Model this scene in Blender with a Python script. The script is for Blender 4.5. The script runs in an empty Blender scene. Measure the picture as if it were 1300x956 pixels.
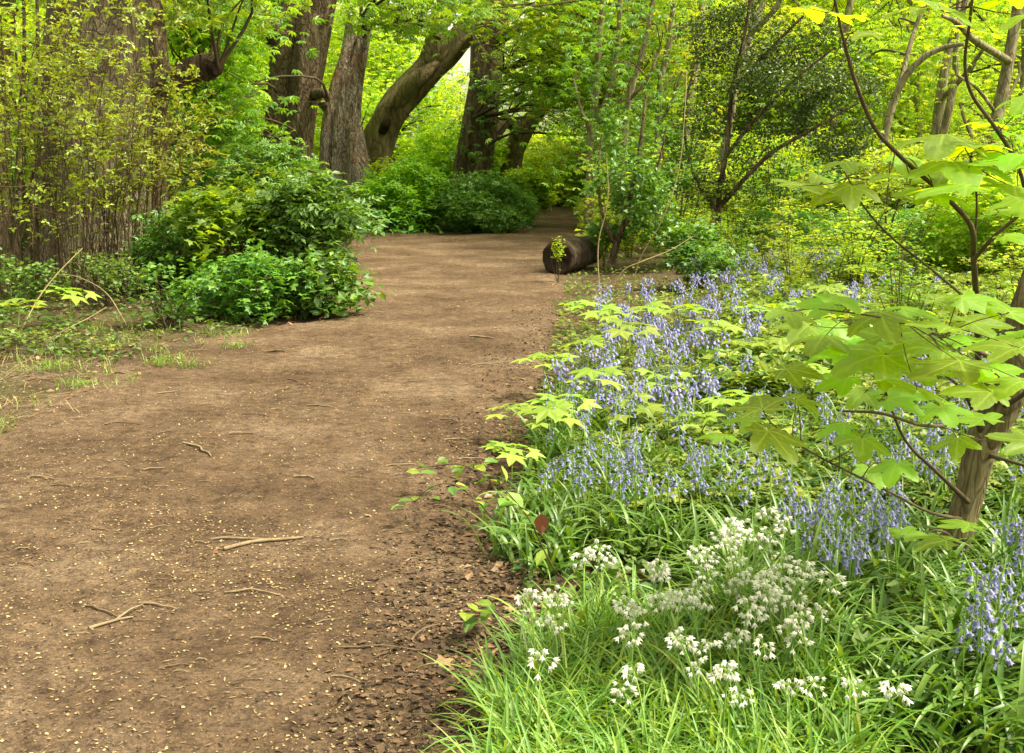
import bpy, math, random
import numpy as np
from mathutils import Vector, noise

random.seed(11)
rng = np.random.default_rng(11)
PI = math.pi
SC = bpy.context.scene
COL = SC.collection

# ------------------------------------------------------------------ camera maths
F, CX, CY, HC = 1394.0, 650.0, 433.0, 1.5
PITCH = math.atan((CY - 215.0) / F)
cp, sp = math.cos(PITCH), math.sin(PITCH)


def ray(x, y):
    u, v = (x - CX) / F, -(y - CY) / F
    return np.array([u, cp + v * sp, -sp + v * cp])


def P(x, y, d):
    r = ray(x, y)
    return np.array([0, 0, HC]) + r * (d / r[1])


def G(x, y):
    r = ray(x, y)
    t = HC / -r[2]
    return r[0] * t, r[1] * t


def pnoise(x, y, z=0.0, s=1.0, seed=0.0):
    """cheap smooth pseudo noise in about -1..1, vectorised"""
    x, y, z = x * s + seed * 1.7, y * s + seed * 2.3, z * s + seed * 0.9
    return (np.sin(x * 1.3 + 1.7 * np.sin(y * 0.9 + z)) + np.sin(y * 1.7 + 1.3 * np.sin(z * 1.1 + x * 1.2))
            + np.sin(z * 1.5 + 1.5 * np.sin(x * 0.8 + y * 1.3))
            + 0.6 * np.sin(x * 3.1 + y * 2.3 + z * 2.7 + 1.9 * np.sin(x * 2.2 - y))) / 3.2


PR_Y = np.array([-4, 2, 3.2, 4.2, 6.06, 9.7, 15.5, 20, 24.6, 32, 41.8, 50, 60])
PR_X = np.array([0.0, -0.05, -0.05, -0.02, 0.05, 0.30, 0.72, 0.95, 1.30, 1.7, 2.0, 1.2, -2])
PL_Y = np.array([-4, 2, 5.5, 6.9, 9.2, 10.7, 11.9, 15.5, 20, 24.6, 27, 32, 41.8, 50, 60])
PL_X = np.array([-3.6, -3.6, -3.4, -3.1, -2.9, -2.35, -1.8, -2.2, -2.9, -3.4, 0.1, 0.5, 0.8, 0.0, -4])


def path_r(y):
    return np.interp(y, PR_Y, PR_X)


def path_l(y):
    return np.interp(y, PL_Y, PL_X)


def hgt(x, y):
    x = np.asarray(x, float); y = np.asarray(y, float)
    cen = 0.5 * (path_r(y) + path_l(y)); hw = 0.5 * (path_r(y) - path_l(y))
    off = np.clip((np.abs(x - cen) - hw) / 2.5, 0, 1)
    h = 0.025 * pnoise(x, y, 0, 0.9) + 0.012 * pnoise(x, y, 0, 3.1, 4) + off * (0.07 + 0.05 * pnoise(x, y, 0, 0.5, 7))
    return h - 0.03


# ------------------------------------------------------------------ materials
def new_mat(name):
    m = bpy.data.materials.new(name)
    m.use_nodes = True
    nt = m.node_tree
    nt.nodes.clear()
    return m, nt, nt.nodes, nt.links


def node(ns, t, **k):
    n = ns.new(t)
    for a, b in k.items():
        setattr(n, a, b)
    return n


def ramp(ns, stops, interp='LINEAR'):
    r = ns.new('ShaderNodeValToRGB')
    r.color_ramp.interpolation = interp
    e = r.color_ramp.elements
    while len(e) < len(stops):
        e.new(0.5)
    for i, (p, c) in enumerate(stops):
        e[i].position = p
        e[i].color = (c[0], c[1], c[2], 1)
    return r


def leaf_mat(name, cols, trans, tfac=0.5, gloss=0.035, rough=0.5, objvar=0.25, vein=None):
    """two-sided leaf: diffuse + translucent + a little gloss; colour varies per leaf and per plant"""
    m, nt, ns, ln = new_mat(name)
    geo = ns.new('ShaderNodeNewGeometry'); oi = ns.new('ShaderNodeObjectInfo')
    n = len(cols)
    r1 = ramp(ns, [(i / max(1, n - 1), c) for i, c in enumerate(cols)])
    ln.new(geo.outputs['Random Per Island'], r1.inputs[0])
    hsv = ns.new('ShaderNodeHueSaturation')
    mr = node(ns, 'ShaderNodeMapRange'); mr.inputs[3].default_value = 1 - objvar; mr.inputs[4].default_value = 1 + objvar
    ln.new(oi.outputs['Random'], mr.inputs[0]); ln.new(mr.outputs[0], hsv.inputs['Value'])
    hm = node(ns, 'ShaderNodeMapRange'); hm.inputs[3].default_value = 0.5 - objvar * 0.06; hm.inputs[4].default_value = 0.5 + objvar * 0.06
    ln.new(oi.outputs['Random'], hm.inputs[0]); ln.new(hm.outputs[0], hsv.inputs['Hue'])
    ln.new(r1.outputs[0], hsv.inputs['Color'])
    colout = hsv.outputs[0]
    if vein:
        at = node(ns, 'ShaderNodeAttribute', attribute_name='vein')
        mx = node(ns, 'ShaderNodeMix', data_type='RGBA')
        ln.new(at.outputs['Fac'], mx.inputs[0]); ln.new(colout, mx.inputs[6]); mx.inputs[7].default_value = (*vein, 1)
        colout = mx.outputs[2]
    dif = ns.new('ShaderNodeBsdfDiffuse'); ln.new(colout, dif.inputs[0])
    tr = ns.new('ShaderNodeBsdfTranslucent')
    mt = node(ns, 'ShaderNodeMix', data_type='RGBA', blend_type='MULTIPLY'); mt.inputs[0].default_value = 1
    ln.new(colout, mt.inputs[6]); mt.inputs[7].default_value = (*trans, 1)
    mt.clamp_result = False
    ln.new(mt.outputs[2], tr.inputs[0])
    m1 = ns.new('ShaderNodeMixShader'); m1.inputs[0].default_value = tfac
    ln.new(dif.outputs[0], m1.inputs[1]); ln.new(tr.outputs[0], m1.inputs[2])
    gl = ns.new('ShaderNodeBsdfGlossy'); gl.inputs['Roughness'].default_value = rough
    gl.inputs['Color'].default_value = (0.9, 0.95, 0.9, 1)
    m2 = ns.new('ShaderNodeMixShader'); m2.inputs[0].default_value = gloss
    ln.new(m1.outputs[0], m2.inputs[1]); ln.new(gl.outputs[0], m2.inputs[2])
    out = ns.new('ShaderNodeOutputMaterial'); ln.new(m2.outputs[0], out.inputs[0])
    return m


def solid_mat(name, cols, rough=0.8, scale=20, bump=0.0, stretch=(1, 1, 1), detail=6, island=False, bscale=None, dist=0.01):
    m, nt, ns, ln = new_mat(name)
    tc = ns.new('ShaderNodeTexCoord'); mp = ns.new('ShaderNodeMapping')
    mp.inputs['Scale'].default_value = stretch
    ln.new(tc.outputs['Object'], mp.inputs[0])
    no = ns.new('ShaderNodeTexNoise'); no.inputs['Scale'].default_value = scale; no.inputs['Detail'].default_value = detail
    no.inputs['Roughness'].default_value = 0.65
    ln.new(mp.outputs[0], no.inputs[0])
    n = len(cols)
    r = ramp(ns, [(0.0 + i / max(1, n - 1) if island else 0.3 + 0.4 * i / max(1, n - 1), c) for i, c in enumerate(cols)])
    if island:
        geo = ns.new('ShaderNodeNewGeometry'); ln.new(geo.outputs['Random Per Island'], r.inputs[0])
    else:
        ln.new(no.outputs[0], r.inputs[0])
    b = ns.new('ShaderNodeBsdfPrincipled'); b.inputs['Roughness'].default_value = rough
    b.inputs['Specular IOR Level'].default_value = 0.25
    ln.new(r.outputs[0], b.inputs['Base Color'])
    if bump:
        n2 = ns.new('ShaderNodeTexNoise'); n2.inputs['Scale'].default_value = bscale or scale * 1.5; n2.inputs['Detail'].default_value = 8
        n2.inputs['Roughness'].default_value = 0.7
        ln.new(mp.outputs[0], n2.inputs[0])
        bp = ns.new('ShaderNodeBump'); bp.inputs['Strength'].default_value = bump; bp.inputs['Distance'].default_value = dist
        ln.new(n2.outputs[0], bp.inputs['Height']); ln.new(bp.outputs[0], b.inputs['Normal'])
    out = ns.new('ShaderNodeOutputMaterial'); ln.new(b.outputs[0], out.inputs[0])
    return m


def bark_mat(name, dark, mid, light, moss=None, mossamt=0.5, vscale=7.0, bump=0.9):
    m, nt, ns, ln = new_mat(name)
    tc = ns.new('ShaderNodeTexCoord')
    mp = ns.new('ShaderNodeMapping'); mp.inputs['Scale'].default_value = (1, 1, 0.32); ln.new(tc.outputs['Object'], mp.inputs[0])
    wn = ns.new('ShaderNodeTexNoise'); wn.inputs['Scale'].default_value = 3.0; wn.inputs['Detail'].default_value = 4
    ln.new(mp.outputs[0], wn.inputs[0])
    va = node(ns, 'ShaderNodeVectorMath', operation='MULTIPLY_ADD'); va.inputs[1].default_value = (0.5, 0.5, 0.6)
    ln.new(wn.outputs['Color'], va.inputs[0]); ln.new(mp.outputs[0], va.inputs[2])
    n1 = ns.new('ShaderNodeTexNoise'); n1.inputs['Scale'].default_value = vscale; n1.inputs['Detail'].default_value = 10; n1.inputs['Roughness'].default_value = 0.72
    ln.new(va.outputs[0], n1.inputs[0])
    vo = ns.new('ShaderNodeTexVoronoi'); vo.feature = 'DISTANCE_TO_EDGE'; vo.inputs['Scale'].default_value = vscale * 1.3
    ln.new(va.outputs[0], vo.inputs[0])
    r = ramp(ns, [(0.36, dark), (0.5, mid), (0.63, light)]); ln.new(n1.outputs[0], r.inputs[0])
    vr = ramp(ns, [(0.0, (0.38, 0.36, 0.34)), (0.12, (1, 1, 1))]); ln.new(vo.outputs['Distance'], vr.inputs[0])
    mu = node(ns, 'ShaderNodeMix', data_type='RGBA', blend_type='MULTIPLY'); mu.inputs[0].default_value = 0.8
    ln.new(r.outputs[0], mu.inputs[6]); ln.new(vr.outputs[0], mu.inputs[7])
    col = mu.outputs[2]
    if moss:
        n3 = ns.new('ShaderNodeTexNoise'); n3.inputs['Scale'].default_value = 1.3; n3.inputs['Detail'].default_value = 7; n3.inputs['Roughness'].default_value = 0.7
        ln.new(tc.outputs['Object'], n3.inputs[0])
        r3 = ramp(ns, [(0.45, (0, 0, 0)), (0.66, (mossamt,) * 3)]); ln.new(n3.outputs[0], r3.inputs[0])
        mm = node(ns, 'ShaderNodeMix', data_type='RGBA'); ln.new(r3.outputs[0], mm.inputs[0]); ln.new(col, mm.inputs[6]); mm.inputs[7].default_value = (*moss, 1)
        col = mm.outputs[2]
    b = ns.new('ShaderNodeBsdfPrincipled'); b.inputs['Roughness'].default_value = 0.88; b.inputs['Specular IOR Level'].default_value = 0.2
    ln.new(col, b.inputs['Base Color'])
    ad = node(ns, 'ShaderNodeMath', operation='MULTIPLY_ADD'); ad.inputs[1].default_value = 0.6
    ln.new(vr.outputs[0], ad.inputs[0]); ln.new(n1.outputs[0], ad.inputs[2])
    bp = ns.new('ShaderNodeBump'); bp.inputs['Strength'].default_value = bump; bp.inputs['Distance'].default_value = 0.07
    ln.new(ad.outputs[0], bp.inputs['Height']); ln.new(bp.outputs[0], b.inputs['Normal'])
    out = ns.new('ShaderNodeOutputMaterial'); ln.new(b.outputs[0], out.inputs[0])
    return m


def soil_mat(name, wet=1.0, green=0.0, litter=0.0):
    m, nt, ns, ln = new_mat(name)
    tc = ns.new('ShaderNodeTexCoord')

    def nz(s, d=8, r=0.65):
        n = ns.new('ShaderNodeTexNoise'); n.inputs['Scale'].default_value = s; n.inputs['Detail'].default_value = d; n.inputs['Roughness'].default_value = r
        ln.new(tc.outputs['Object'], n.inputs[0]); return n
    a, b_, c = nz(0.9, 10, 0.7), nz(14, 10, 0.75), nz(70, 6, 0.75)
    k = wet
    r1 = ramp(ns, [(0.34, (0.12 * k, 0.078 * k, 0.046 * k)), (0.5, (0.20 * k, 0.135 * k, 0.084 * k)), (0.66, (0.31 * k, 0.225 * k, 0.15 * k))])
    ln.new(a.outputs[0], r1.inputs[0])
    r2 = ramp(ns, [(0.36, (0.4, 0.37, 0.34)), (0.5, (0.95, 0.95, 0.95)), (0.66, (1.5, 1.45, 1.35))]); ln.new(b_.outputs[0], r2.inputs[0])
    r3 = ramp(ns, [(0.33, (0.35, 0.32, 0.3)), (0.5, (1, 1, 1)), (0.66, (1.75, 1.65, 1.45))]); ln.new(c.outputs[0], r3.inputs[0])
    m1 = node(ns, 'ShaderNodeMix', data_type='RGBA', blend_type='MULTIPLY'); m1.inputs[0].default_value = 0.8
    ln.new(r1.outputs[0], m1.inputs[6]); ln.new(r2.outputs[0], m1.inputs[7])
    m2 = node(ns, 'ShaderNodeMix', data_type='RGBA', blend_type='MULTIPLY'); m2.inputs[0].default_value = 0.75
    ln.new(m1.outputs[2], m2.inputs[6]); ln.new(r3.outputs[0], m2.inputs[7])
    col = m2.outputs[2]
    if green:
        g = nz(1.1, 9, 0.7); g2 = nz(45, 6, 0.7)
        rg = ramp(ns, [(0.46, (0, 0, 0)), (0.6, (green,) * 3)]); ln.new(g.outputs[0], rg.inputs[0])
        gc = ramp(ns, [(0.35, (0.03, 0.055, 0.012)), (0.6, (0.10, 0.15, 0.03))]); ln.new(g2.outputs[0], gc.inputs[0])
        mg = node(ns, 'ShaderNodeMix', data_type='RGBA'); ln.new(rg.outputs[0], mg.inputs[0]); ln.new(col, mg.inputs[6]); ln.new(gc.outputs[0], mg.inputs[7])
        col = mg.outputs[2]
    bs = ns.new('ShaderNodeBsdfPrincipled'); bs.inputs['Roughness'].default_value = 0.95; bs.inputs['Specular IOR Level'].default_value = 0.12
    ln.new(col, bs.inputs['Base Color'])
    ad = node(ns, 'ShaderNodeMath', operation='MULTIPLY_ADD'); ad.inputs[1].default_value = 0.35
    ln.new(c.outputs[0], ad.inputs[0]); ln.new(b_.outputs[0], ad.inputs[2])
    bp = ns.new('ShaderNodeBump'); bp.inputs['Strength'].default_value = 0.9; bp.inputs['Distance'].default_value = 0.03
    ln.new(ad.outputs[0], bp.inputs['Height']); ln.new(bp.outputs[0], bs.inputs['Normal'])
    out = ns.new('ShaderNodeOutputMaterial'); ln.new(bs.outputs[0], out.inputs[0])
    return m


M = {}
YT = (1.75, 1.35, 0.55)
M['chestnut'] = leaf_mat('chestnut_leaf', [(0.10, 0.25, 0.015), (0.17, 0.35, 0.02), (0.26, 0.44, 0.03)], (1.8, 1.5, 0.5), 0.58)
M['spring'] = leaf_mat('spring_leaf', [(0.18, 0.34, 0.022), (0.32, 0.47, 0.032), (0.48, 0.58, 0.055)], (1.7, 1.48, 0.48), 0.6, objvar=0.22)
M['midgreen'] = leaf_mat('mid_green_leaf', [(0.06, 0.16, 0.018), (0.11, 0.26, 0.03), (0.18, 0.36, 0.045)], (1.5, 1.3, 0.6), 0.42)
M['shrub'] = leaf_mat('shrub_leaf', [(0.045, 0.12, 0.015), (0.09, 0.20, 0.022), (0.18, 0.32, 0.04)], (1.7, 1.4, 0.4), 0.4, gloss=0.045)
M['yellow'] = leaf_mat('yellow_leaf', [(0.16, 0.25, 0.02), (0.26, 0.34, 0.03), (0.37, 0.42, 0.04)], (1.4, 1.2, 0.5), 0.45)
M['holly'] = leaf_mat('holly_leaf', [(0.03, 0.07, 0.012), (0.06, 0.12, 0.02), (0.12, 0.19, 0.035)], (1.4, 1.2, 0.4), 0.3, gloss=0.05, rough=0.4)
M['sycamore'] = leaf_mat('sycamore_leaf', [(0.09, 0.20, 0.012), (0.15, 0.27, 0.018)], (6.2, 4.1, 0.4), 0.56, gloss=0.03, rough=0.45, vein=(0.22, 0.33, 0.06), objvar=0.3)
M['seedling'] = leaf_mat('seedling_leaf', [(0.18, 0.32, 0.03), (0.25, 0.39, 0.04), (0.31, 0.43, 0.06)], (1.7, 1.4, 0.35), 0.45)
M['cover'] = leaf_mat('ground_cover_leaf', [(0.05, 0.13, 0.015), (0.12, 0.23, 0.025), (0.24, 0.34, 0.04), (0.32, 0.40, 0.06)], (1.35, 1.2, 0.5), 0.4)
M['cover_dark'] = leaf_mat('dark_ground_cover_leaf', [(0.035, 0.09, 0.012), (0.07, 0.15, 0.02), (0.15, 0.23, 0.035)], (1.35, 1.2, 0.5), 0.35)
M['strap'] = leaf_mat('strap_leaf', [(0.045, 0.11, 0.012), (0.08, 0.17, 0.018), (0.17, 0.27, 0.05)], (1.5, 1.3, 0.4), 0.38, gloss=0.035, rough=0.4)
M['garlic'] = leaf_mat('garlic_leaf', [(0.08, 0.18, 0.012), (0.13, 0.25, 0.02), (0.27, 0.36, 0.05)], (1.4, 1.2, 0.35), 0.4, gloss=0.04)
M['grass'] = leaf_mat('grass_leaf', [(0.12, 0.22, 0.03), (0.22, 0.34, 0.05), (0.35, 0.36, 0.12)], (1.3, 1.2, 0.5), 0.4)
M['bluebell'] = leaf_mat('bluebell_petal', [(0.13, 0.14, 0.35), (0.21, 0.22, 0.46), (0.34, 0.34, 0.58)], (1.1, 1.08, 1.1), 0.4, gloss=0.03, objvar=0.1)
M['bud'] = leaf_mat('bluebell_bud', [(0.14, 0.14, 0.32), (0.22, 0.2, 0.38)], (1, 1, 1), 0.2, gloss=0.03, objvar=0.1)
M['white'] = leaf_mat('white_petal', [(0.62, 0.64, 0.54), (0.78, 0.78, 0.72)], (1, 1, 0.95), 0.35, gloss=0.02, objvar=0.03)
M['stem'] = solid_mat('green_stem', [(0.16, 0.30, 0.05), (0.24, 0.38, 0.07)], 0.6, 8)
M['twigbark'] = solid_mat('twig_bark', [(0.05, 0.036, 0.018), (0.10, 0.075, 0.038)], 0.85, 12, 0.3)
M['palebark'] = bark_mat('pale_bark', (0.10, 0.085, 0.045), (0.24, 0.20, 0.12), (0.38, 0.33, 0.22), (0.10, 0.14, 0.03), 0.5, 5, 0.5)
M['bark'] = bark_mat('chestnut_bark', (0.045, 0.03, 0.018), (0.13, 0.09, 0.055), (0.24, 0.18, 0.12), (0.08, 0.10, 0.025), 0.35)
M['barkgrey'] = bark_mat('grey_bark', (0.06, 0.046, 0.028), (0.14, 0.11, 0.068), (0.24, 0.20, 0.13), (0.12, 0.13, 0.05), 0.5, 9)
M['barksmooth'] = bark_mat('smooth_bark', (0.10, 0.075, 0.035), (0.17, 0.13, 0.07), (0.24, 0.19, 0.11), (0.11, 0.13, 0.035), 0.5, 3.5, 0.5)
M['syctrunk'] = bark_mat('sycamore_bark', (0.07, 0.058, 0.028), (0.16, 0.13, 0.065), (0.27, 0.23, 0.13), (0.13, 0.14, 0.045), 0.5, 14, 0.4)
M['deadwood'] = bark_mat('dead_wood', (0.08, 0.06, 0.045), (0.30, 0.25, 0.20), (0.50, 0.45, 0.38), (0.20, 0.09, 0.035), 0.7, 11, 1.0)
M['darkwood'] = solid_mat('rotten_wood', [(0.008, 0.006, 0.004), (0.025, 0.016, 0.009), (0.07, 0.04, 0.018)], 0.9, 9, 0.9)
M['straw'] = solid_mat('dry_stem', [(0.20, 0.15, 0.07), (0.34, 0.27, 0.14)], 0.85, 14)
M['twig'] = solid_mat('dead_twig', [(0.07, 0.05, 0.03), (0.18, 0.13, 0.08)], 0.9, 25, 0.5)
M['paletwig'] = solid_mat('pale_twig', [(0.14, 0.10, 0.06), (0.28, 0.22, 0.13)], 0.9, 25, 0.5)
M['deadleaf'] = leaf_mat('dead_leaf', [(0.14, 0.08, 0.035), (0.24, 0.15, 0.075), (0.38, 0.26, 0.15)], (1.1, 0.9, 0.6), 0.2, gloss=0.03)
M['flecks'] = solid_mat('litter_fleck', [(0.03, 0.02, 0.012), (0.10, 0.065, 0.035), (0.20, 0.14, 0.07), (0.32, 0.24, 0.11), (0.42, 0.34, 0.18)], 0.9, island=True)
M['redleaf'] = leaf_mat('red_brown_leaf', [(0.17, 0.055, 0.03), (0.24, 0.09, 0.045)], (1.3, 0.8, 0.5), 0.25, gloss=0.08)
M['path'] = soil_mat('path_soil', 0.56)
M['ground'] = soil_mat('woodland_soil', 0.42, 0.35)


# ------------------------------------------------------------------ mesh building
class MB:
    """collects faces as numpy blocks and links them as one mesh object"""

    def __init__(s):
        s.v, s.lo, s.tot, s.mi, s.att, s.n = [], [], [], [], [], 0

    def block(s, verts, loops, totals, mi=0, att=None):
        verts = np.asarray(verts, np.float32).reshape(-1, 3)
        s.v.append(verts); s.lo.append(np.asarray(loops, np.int64).ravel() + s.n)
        totals = np.asarray(totals, np.int64).ravel(); s.tot.append(totals)
        s.mi.append(np.full(len(totals), mi, np.int32))
        s.att.append(np.zeros(len(verts), np.float32) if att is None else np.asarray(att, np.float32))
        s.n += len(verts)

    def scatter(s, proto, pos, R, scale, mi=0, att=None):
        pv, pf = proto
        pos = np.asarray(pos, float).reshape(-1, 3); N = len(pos)
        if N == 0:
            return
        sc_ = np.broadcast_to(np.asarray(scale, float).reshape(-1, 1, 1) if np.ndim(scale) else scale, (N, 1, 1))
        v = np.einsum('nij,kj->nki', R, pv) * sc_ + pos[:, None, :]
        K = len(pv)
        lo = np.concatenate([np.array(f) for f in pf]); tt = np.array([len(f) for f in pf])
        L = lo[None, :] + (np.arange(N) * K)[:, None]
        s.block(v, L, np.tile(tt, N), mi, None if att is None else np.tile(att, N))

    def grid(s, V, closed=False, mi=0, att=None):
        """V (rows, cols, 3)"""
        r, c = V.shape[:2]
        i = np.arange(r - 1)[:, None]; j = np.arange(c if closed else c - 1)[None, :]
        j2 = (j + 1) % c
        q = np.stack([i * c + j, i * c + j2, (i + 1) * c + j2, (i + 1) * c + j], -1)
        s.block(V, q, np.full(q.size // 4, 4), mi, att)

    def tube(s, pts, rad, n=8, mi=0, ridge=0.0, lobes=0, seed=0, cap=True, steps=4, smooth=True):
        pts = np.asarray(pts, float); rad = np.asarray(rad, float)
        if smooth and len(pts) > 2:
            pts, rad = catmull(pts, rad, steps)
        t = np.gradient(pts, axis=0); t /= np.linalg.norm(t, axis=1)[:, None] + 1e-9
        ref = np.array([1.0, 0, 0]) if abs(t[0][0]) < 0.8 else np.array([0, 1.0, 0])
        U = []; u = ref - t[0] * ref.dot(t[0]); u /= np.linalg.norm(u)
        for k in range(len(pts)):
            u = u - t[k] * u.dot(t[k]); u /= np.linalg.norm(u) + 1e-9; U.append(u.copy())
        U = np.array(U); W = np.cross(t, U)
        a = np.linspace(0, 2 * PI, n, endpoint=False)
        rr = rad[:, None] * np.ones((1, n))
        if ridge:
            zz = np.linspace(0, len(pts) / 4.0, len(pts))[:, None]
            f = pnoise(np.cos(a)[None] * 2.2 + 0 * zz, np.sin(a)[None] * 2.2 + 0 * zz, zz * 0.45, 1.0, seed)
            f2 = pnoise(np.cos(a)[None] * 6 + 0 * zz, np.sin(a)[None] * 6 + 0 * zz, zz * 0.7, 1.0, seed + 3)
            rr = rr * (1 + ridge * f + 0.4 * ridge * f2)
        if lobes:
            zz = np.linspace(0, 1, len(pts))[:, None]
            rr = rr * (1 + 0.10 * np.cos(a[None] * lobes + seed + zz * 1.5))
        V = pts[:, None] + rr[..., None] * (np.cos(a)[None, :, None] * U[:, None] + np.sin(a)[None, :, None] * W[:, None])
        s.grid(V, True, mi)
        if cap:
            base = s.n
            s.block(np.concatenate([V[-1], pts[-1:] + t[-1] * rad[-1] * 0.3]),
                    np.array([[j, (j + 1) % n, n] for j in range(n)]), np.full(n, 3), mi)

    def build(s, name, mats, parent=None, smooth=True, attname=None):
        me = bpy.data.meshes.new(name)
        v = np.concatenate(s.v); lo = np.concatenate(s.lo); tt = np.concatenate(s.tot); mi = np.concatenate(s.mi)
        me.vertices.add(len(v)); me.vertices.foreach_set('co', v.astype(np.float32).ravel())
        me.loops.add(len(lo)); me.loops.foreach_set('vertex_index', lo.astype(np.int32))
        me.polygons.add(len(tt))
        st = np.concatenate([[0], np.cumsum(tt)[:-1]])
        me.polygons.foreach_set('loop_start', st.astype(np.int32))
        me.polygons.foreach_set('loop_total', tt.astype(np.int32))
        me.polygons.foreach_set('material_index', mi)
        me.polygons.foreach_set('use_smooth', np.full(len(tt), smooth))
        if attname:
            at = me.attributes.new(attname, 'FLOAT', 'POINT'); at.data.foreach_set('value', np.concatenate(s.att))
        if not isinstance(mats, (list, tuple)):
            mats = [mats]
        for m in mats:
            me.materials.append(m)
        me.update(calc_edges=True)
        o = bpy.data.objects.new(name, me); COL.objects.link(o)
        if parent is not None:
            o.parent = parent
        return o


def catmull(pts, rad, steps):
    P4 = np.column_stack([pts, rad])
    E = np.vstack([2 * P4[0] - P4[1], P4, 2 * P4[-1] - P4[-2]])
    out = []
    for i in range(1, len(E) - 2):
        p0, p1, p2, p3 = E[i - 1], E[i], E[i + 1], E[i + 2]
        for k in range(steps):
            t = k / steps
            out.append(0.5 * ((2 * p1) + (-p0 + p2) * t + (2 * p0 - 5 * p1 + 4 * p2 - p3) * t * t + (-p0 + 3 * p1 - 3 * p2 + p3) * t ** 3))
    out.append(P4[-1]); out = np.array(out)
    return out[:, :3], np.maximum(out[:, 3], 1e-4)


def thing(name, label, cat, loc=(0, 0, 0), rz=0.0, group=None):
    o = bpy.data.objects.new(name, None); COL.objects.link(o)
    o.empty_display_size = 0.2
    o.location = loc; o.rotation_euler = (0, 0, rz); o['label'] = label; o['category'] = cat
    if group:
        o['group'] = group
    return o


def tag(o, label=None, cat=None, group=None, kind=None):
    for k, v in (('label', label), ('category', cat), ('group', group), ('kind', kind)):
        if v:
            o[k] = v
    return o


KIDS = {}


def dup(root, loc, rz, scale=1.0, label=None, group=None, tilt=(0, 0)):
    r = root.copy(); COL.objects.link(r); r.location = loc; r.rotation_euler = (tilt[0], tilt[1], rz); r.scale = (scale,) * 3 if not np.ndim(scale) else scale
    if label:
        r['label'] = label
    if group:
        r['group'] = group
    for ch in KIDS.get(root.name) or list(root.children):
        c = ch.copy(); COL.objects.link(c); c.parent = r
    return r


# rotations
def rots(N, tilt_mean=0.0, tilt_sd=0.5, yaw=None, tilt=None):
    yaw = rng.uniform(0, 2 * PI, N) if yaw is None else yaw
    tl = np.abs(rng.normal(tilt_mean, tilt_sd, N)) if tilt is None else tilt
    az = rng.uniform(0, 2 * PI, N)
    # R = Rot(axis horizontal az, tl) * Rz(yaw)
    kx, ky = np.cos(az), np.sin(az); c, s_ = np.cos(tl), np.sin(tl); C = 1 - c
    A = np.zeros((N, 3, 3))
    A[:, 0, 0] = c + kx * kx * C; A[:, 0, 1] = kx * ky * C; A[:, 0, 2] = ky * s_
    A[:, 1, 0] = kx * ky * C; A[:, 1, 1] = c + ky * ky * C; A[:, 1, 2] = -kx * s_
    A[:, 2, 0] = -ky * s_; A[:, 2, 1] = kx * s_; A[:, 2, 2] = c
    Z = np.zeros((N, 3, 3)); Z[:, 0, 0] = np.cos(yaw); Z[:, 0, 1] = -np.sin(yaw); Z[:, 1, 0] = np.sin(yaw); Z[:, 1, 1] = np.cos(yaw); Z[:, 2, 2] = 1
    return A @ Z


# leaf prototypes (unit size about 1, base at the origin, +Y out)
def lf_oval(w=0.32, droop=0.1):
    v = np.array([(0, 0, 0), (-w, 0.42, 0.06), (w, 0.42, 0.06), (0, 0.45, -0.02), (0, 1, -droop)])
    return v, [(0, 3, 1), (1, 3, 4), (0, 2, 3), (2, 4, 3)]


def lf_simple(w=0.3, droop=0.15):
    v = np.array([(0, 0, 0), (-w, 0.5, 0.07), (0, 1, -droop), (w, 0.5, 0.07)])
    return v, [(0, 2, 1), (0, 3, 2)]


def lf_chestnut(n=7, droop=0.28):
    v = [(0, 0, 0)]; f = []
    for k in range(n):
        a = (k - (n - 1) / 2) * (4.6 / (n - 1)) + PI / 2
        L = 0.62 * (1 - 0.10 * abs(k - (n - 1) / 2))
        d = np.array([math.cos(a), math.sin(a)]); q = np.array([-d[1], d[0]])
        m = d * L * 0.62; w = 0.105
        i = len(v)
        v += [(m[0] + q[0] * w, m[1] + q[1] * w, -droop * 0.3), (d[0] * L, d[1] * L, -droop), (m[0] - q[0] * w, m[1] - q[1] * w, -droop * 0.3)]
        f += [(0, i + 1, i), (0, i + 2, i + 1)]
    return np.array(v), f


def lf_palm(n=5, depth=0.55, droop=0.12, tooth=True):
    """low maple-like leaf"""
    pts = []
    for k in range(n):
        a = PI / 2 + (k - (n - 1) / 2) * (1.95 * PI / 3 / 1.0) * (2 / (n - 1)) * 0.9
        L = 0.55 * (1 - 0.12 * abs(k - (n - 1) / 2))
        if k:
            am = a - (1.95 * PI / 3) * (2 / (n - 1)) * 0.45
            pts.append((am, 0.55 * depth))
        if tooth:
            pts.append((a - 0.22, L * 0.72))
        pts.append((a, L))
        if tooth:
            pts.append((a + 0.22, L * 0.72))
    v = [(0, 0, 0)] + [(r * math.cos(a), r * math.sin(a), -droop * r * r * 3 + 0.0) for a, r in pts]
    return np.array(v), [(0, i, i + 1) for i in range(1, len(pts))]


def lf_pinnate(n=5):
    """compound leaf with opposite leaflets"""
    v = []; f = []
    ang = [(0, 1.0)] + [(s_, y) for y in (0.62, 0.28) for s_ in (1, -1)]
    for s_, y in ang[:n]:
        b = np.array([0, y * 0.75 if s_ else 0.62]); a = PI / 2 - s_ * 1.05; L = 0.42
        d = np.array([math.cos(a), math.sin(a)]); q = np.array([-d[1], d[0]]); m = b + d * L * 0.5; t = b + d * L
        i = len(v)
        v += [(b[0], b[1], 0), (m[0] + q[0] * 0.11, m[1] + q[1] * 0.11, -0.02), (t[0], t[1], -0.12), (m[0] - q[0] * 0.11, m[1] - q[1] * 0.11, -0.02)]
        f += [(i, i + 2, i + 1), (i, i + 3, i + 2)]
    return np.array(v), f


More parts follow.
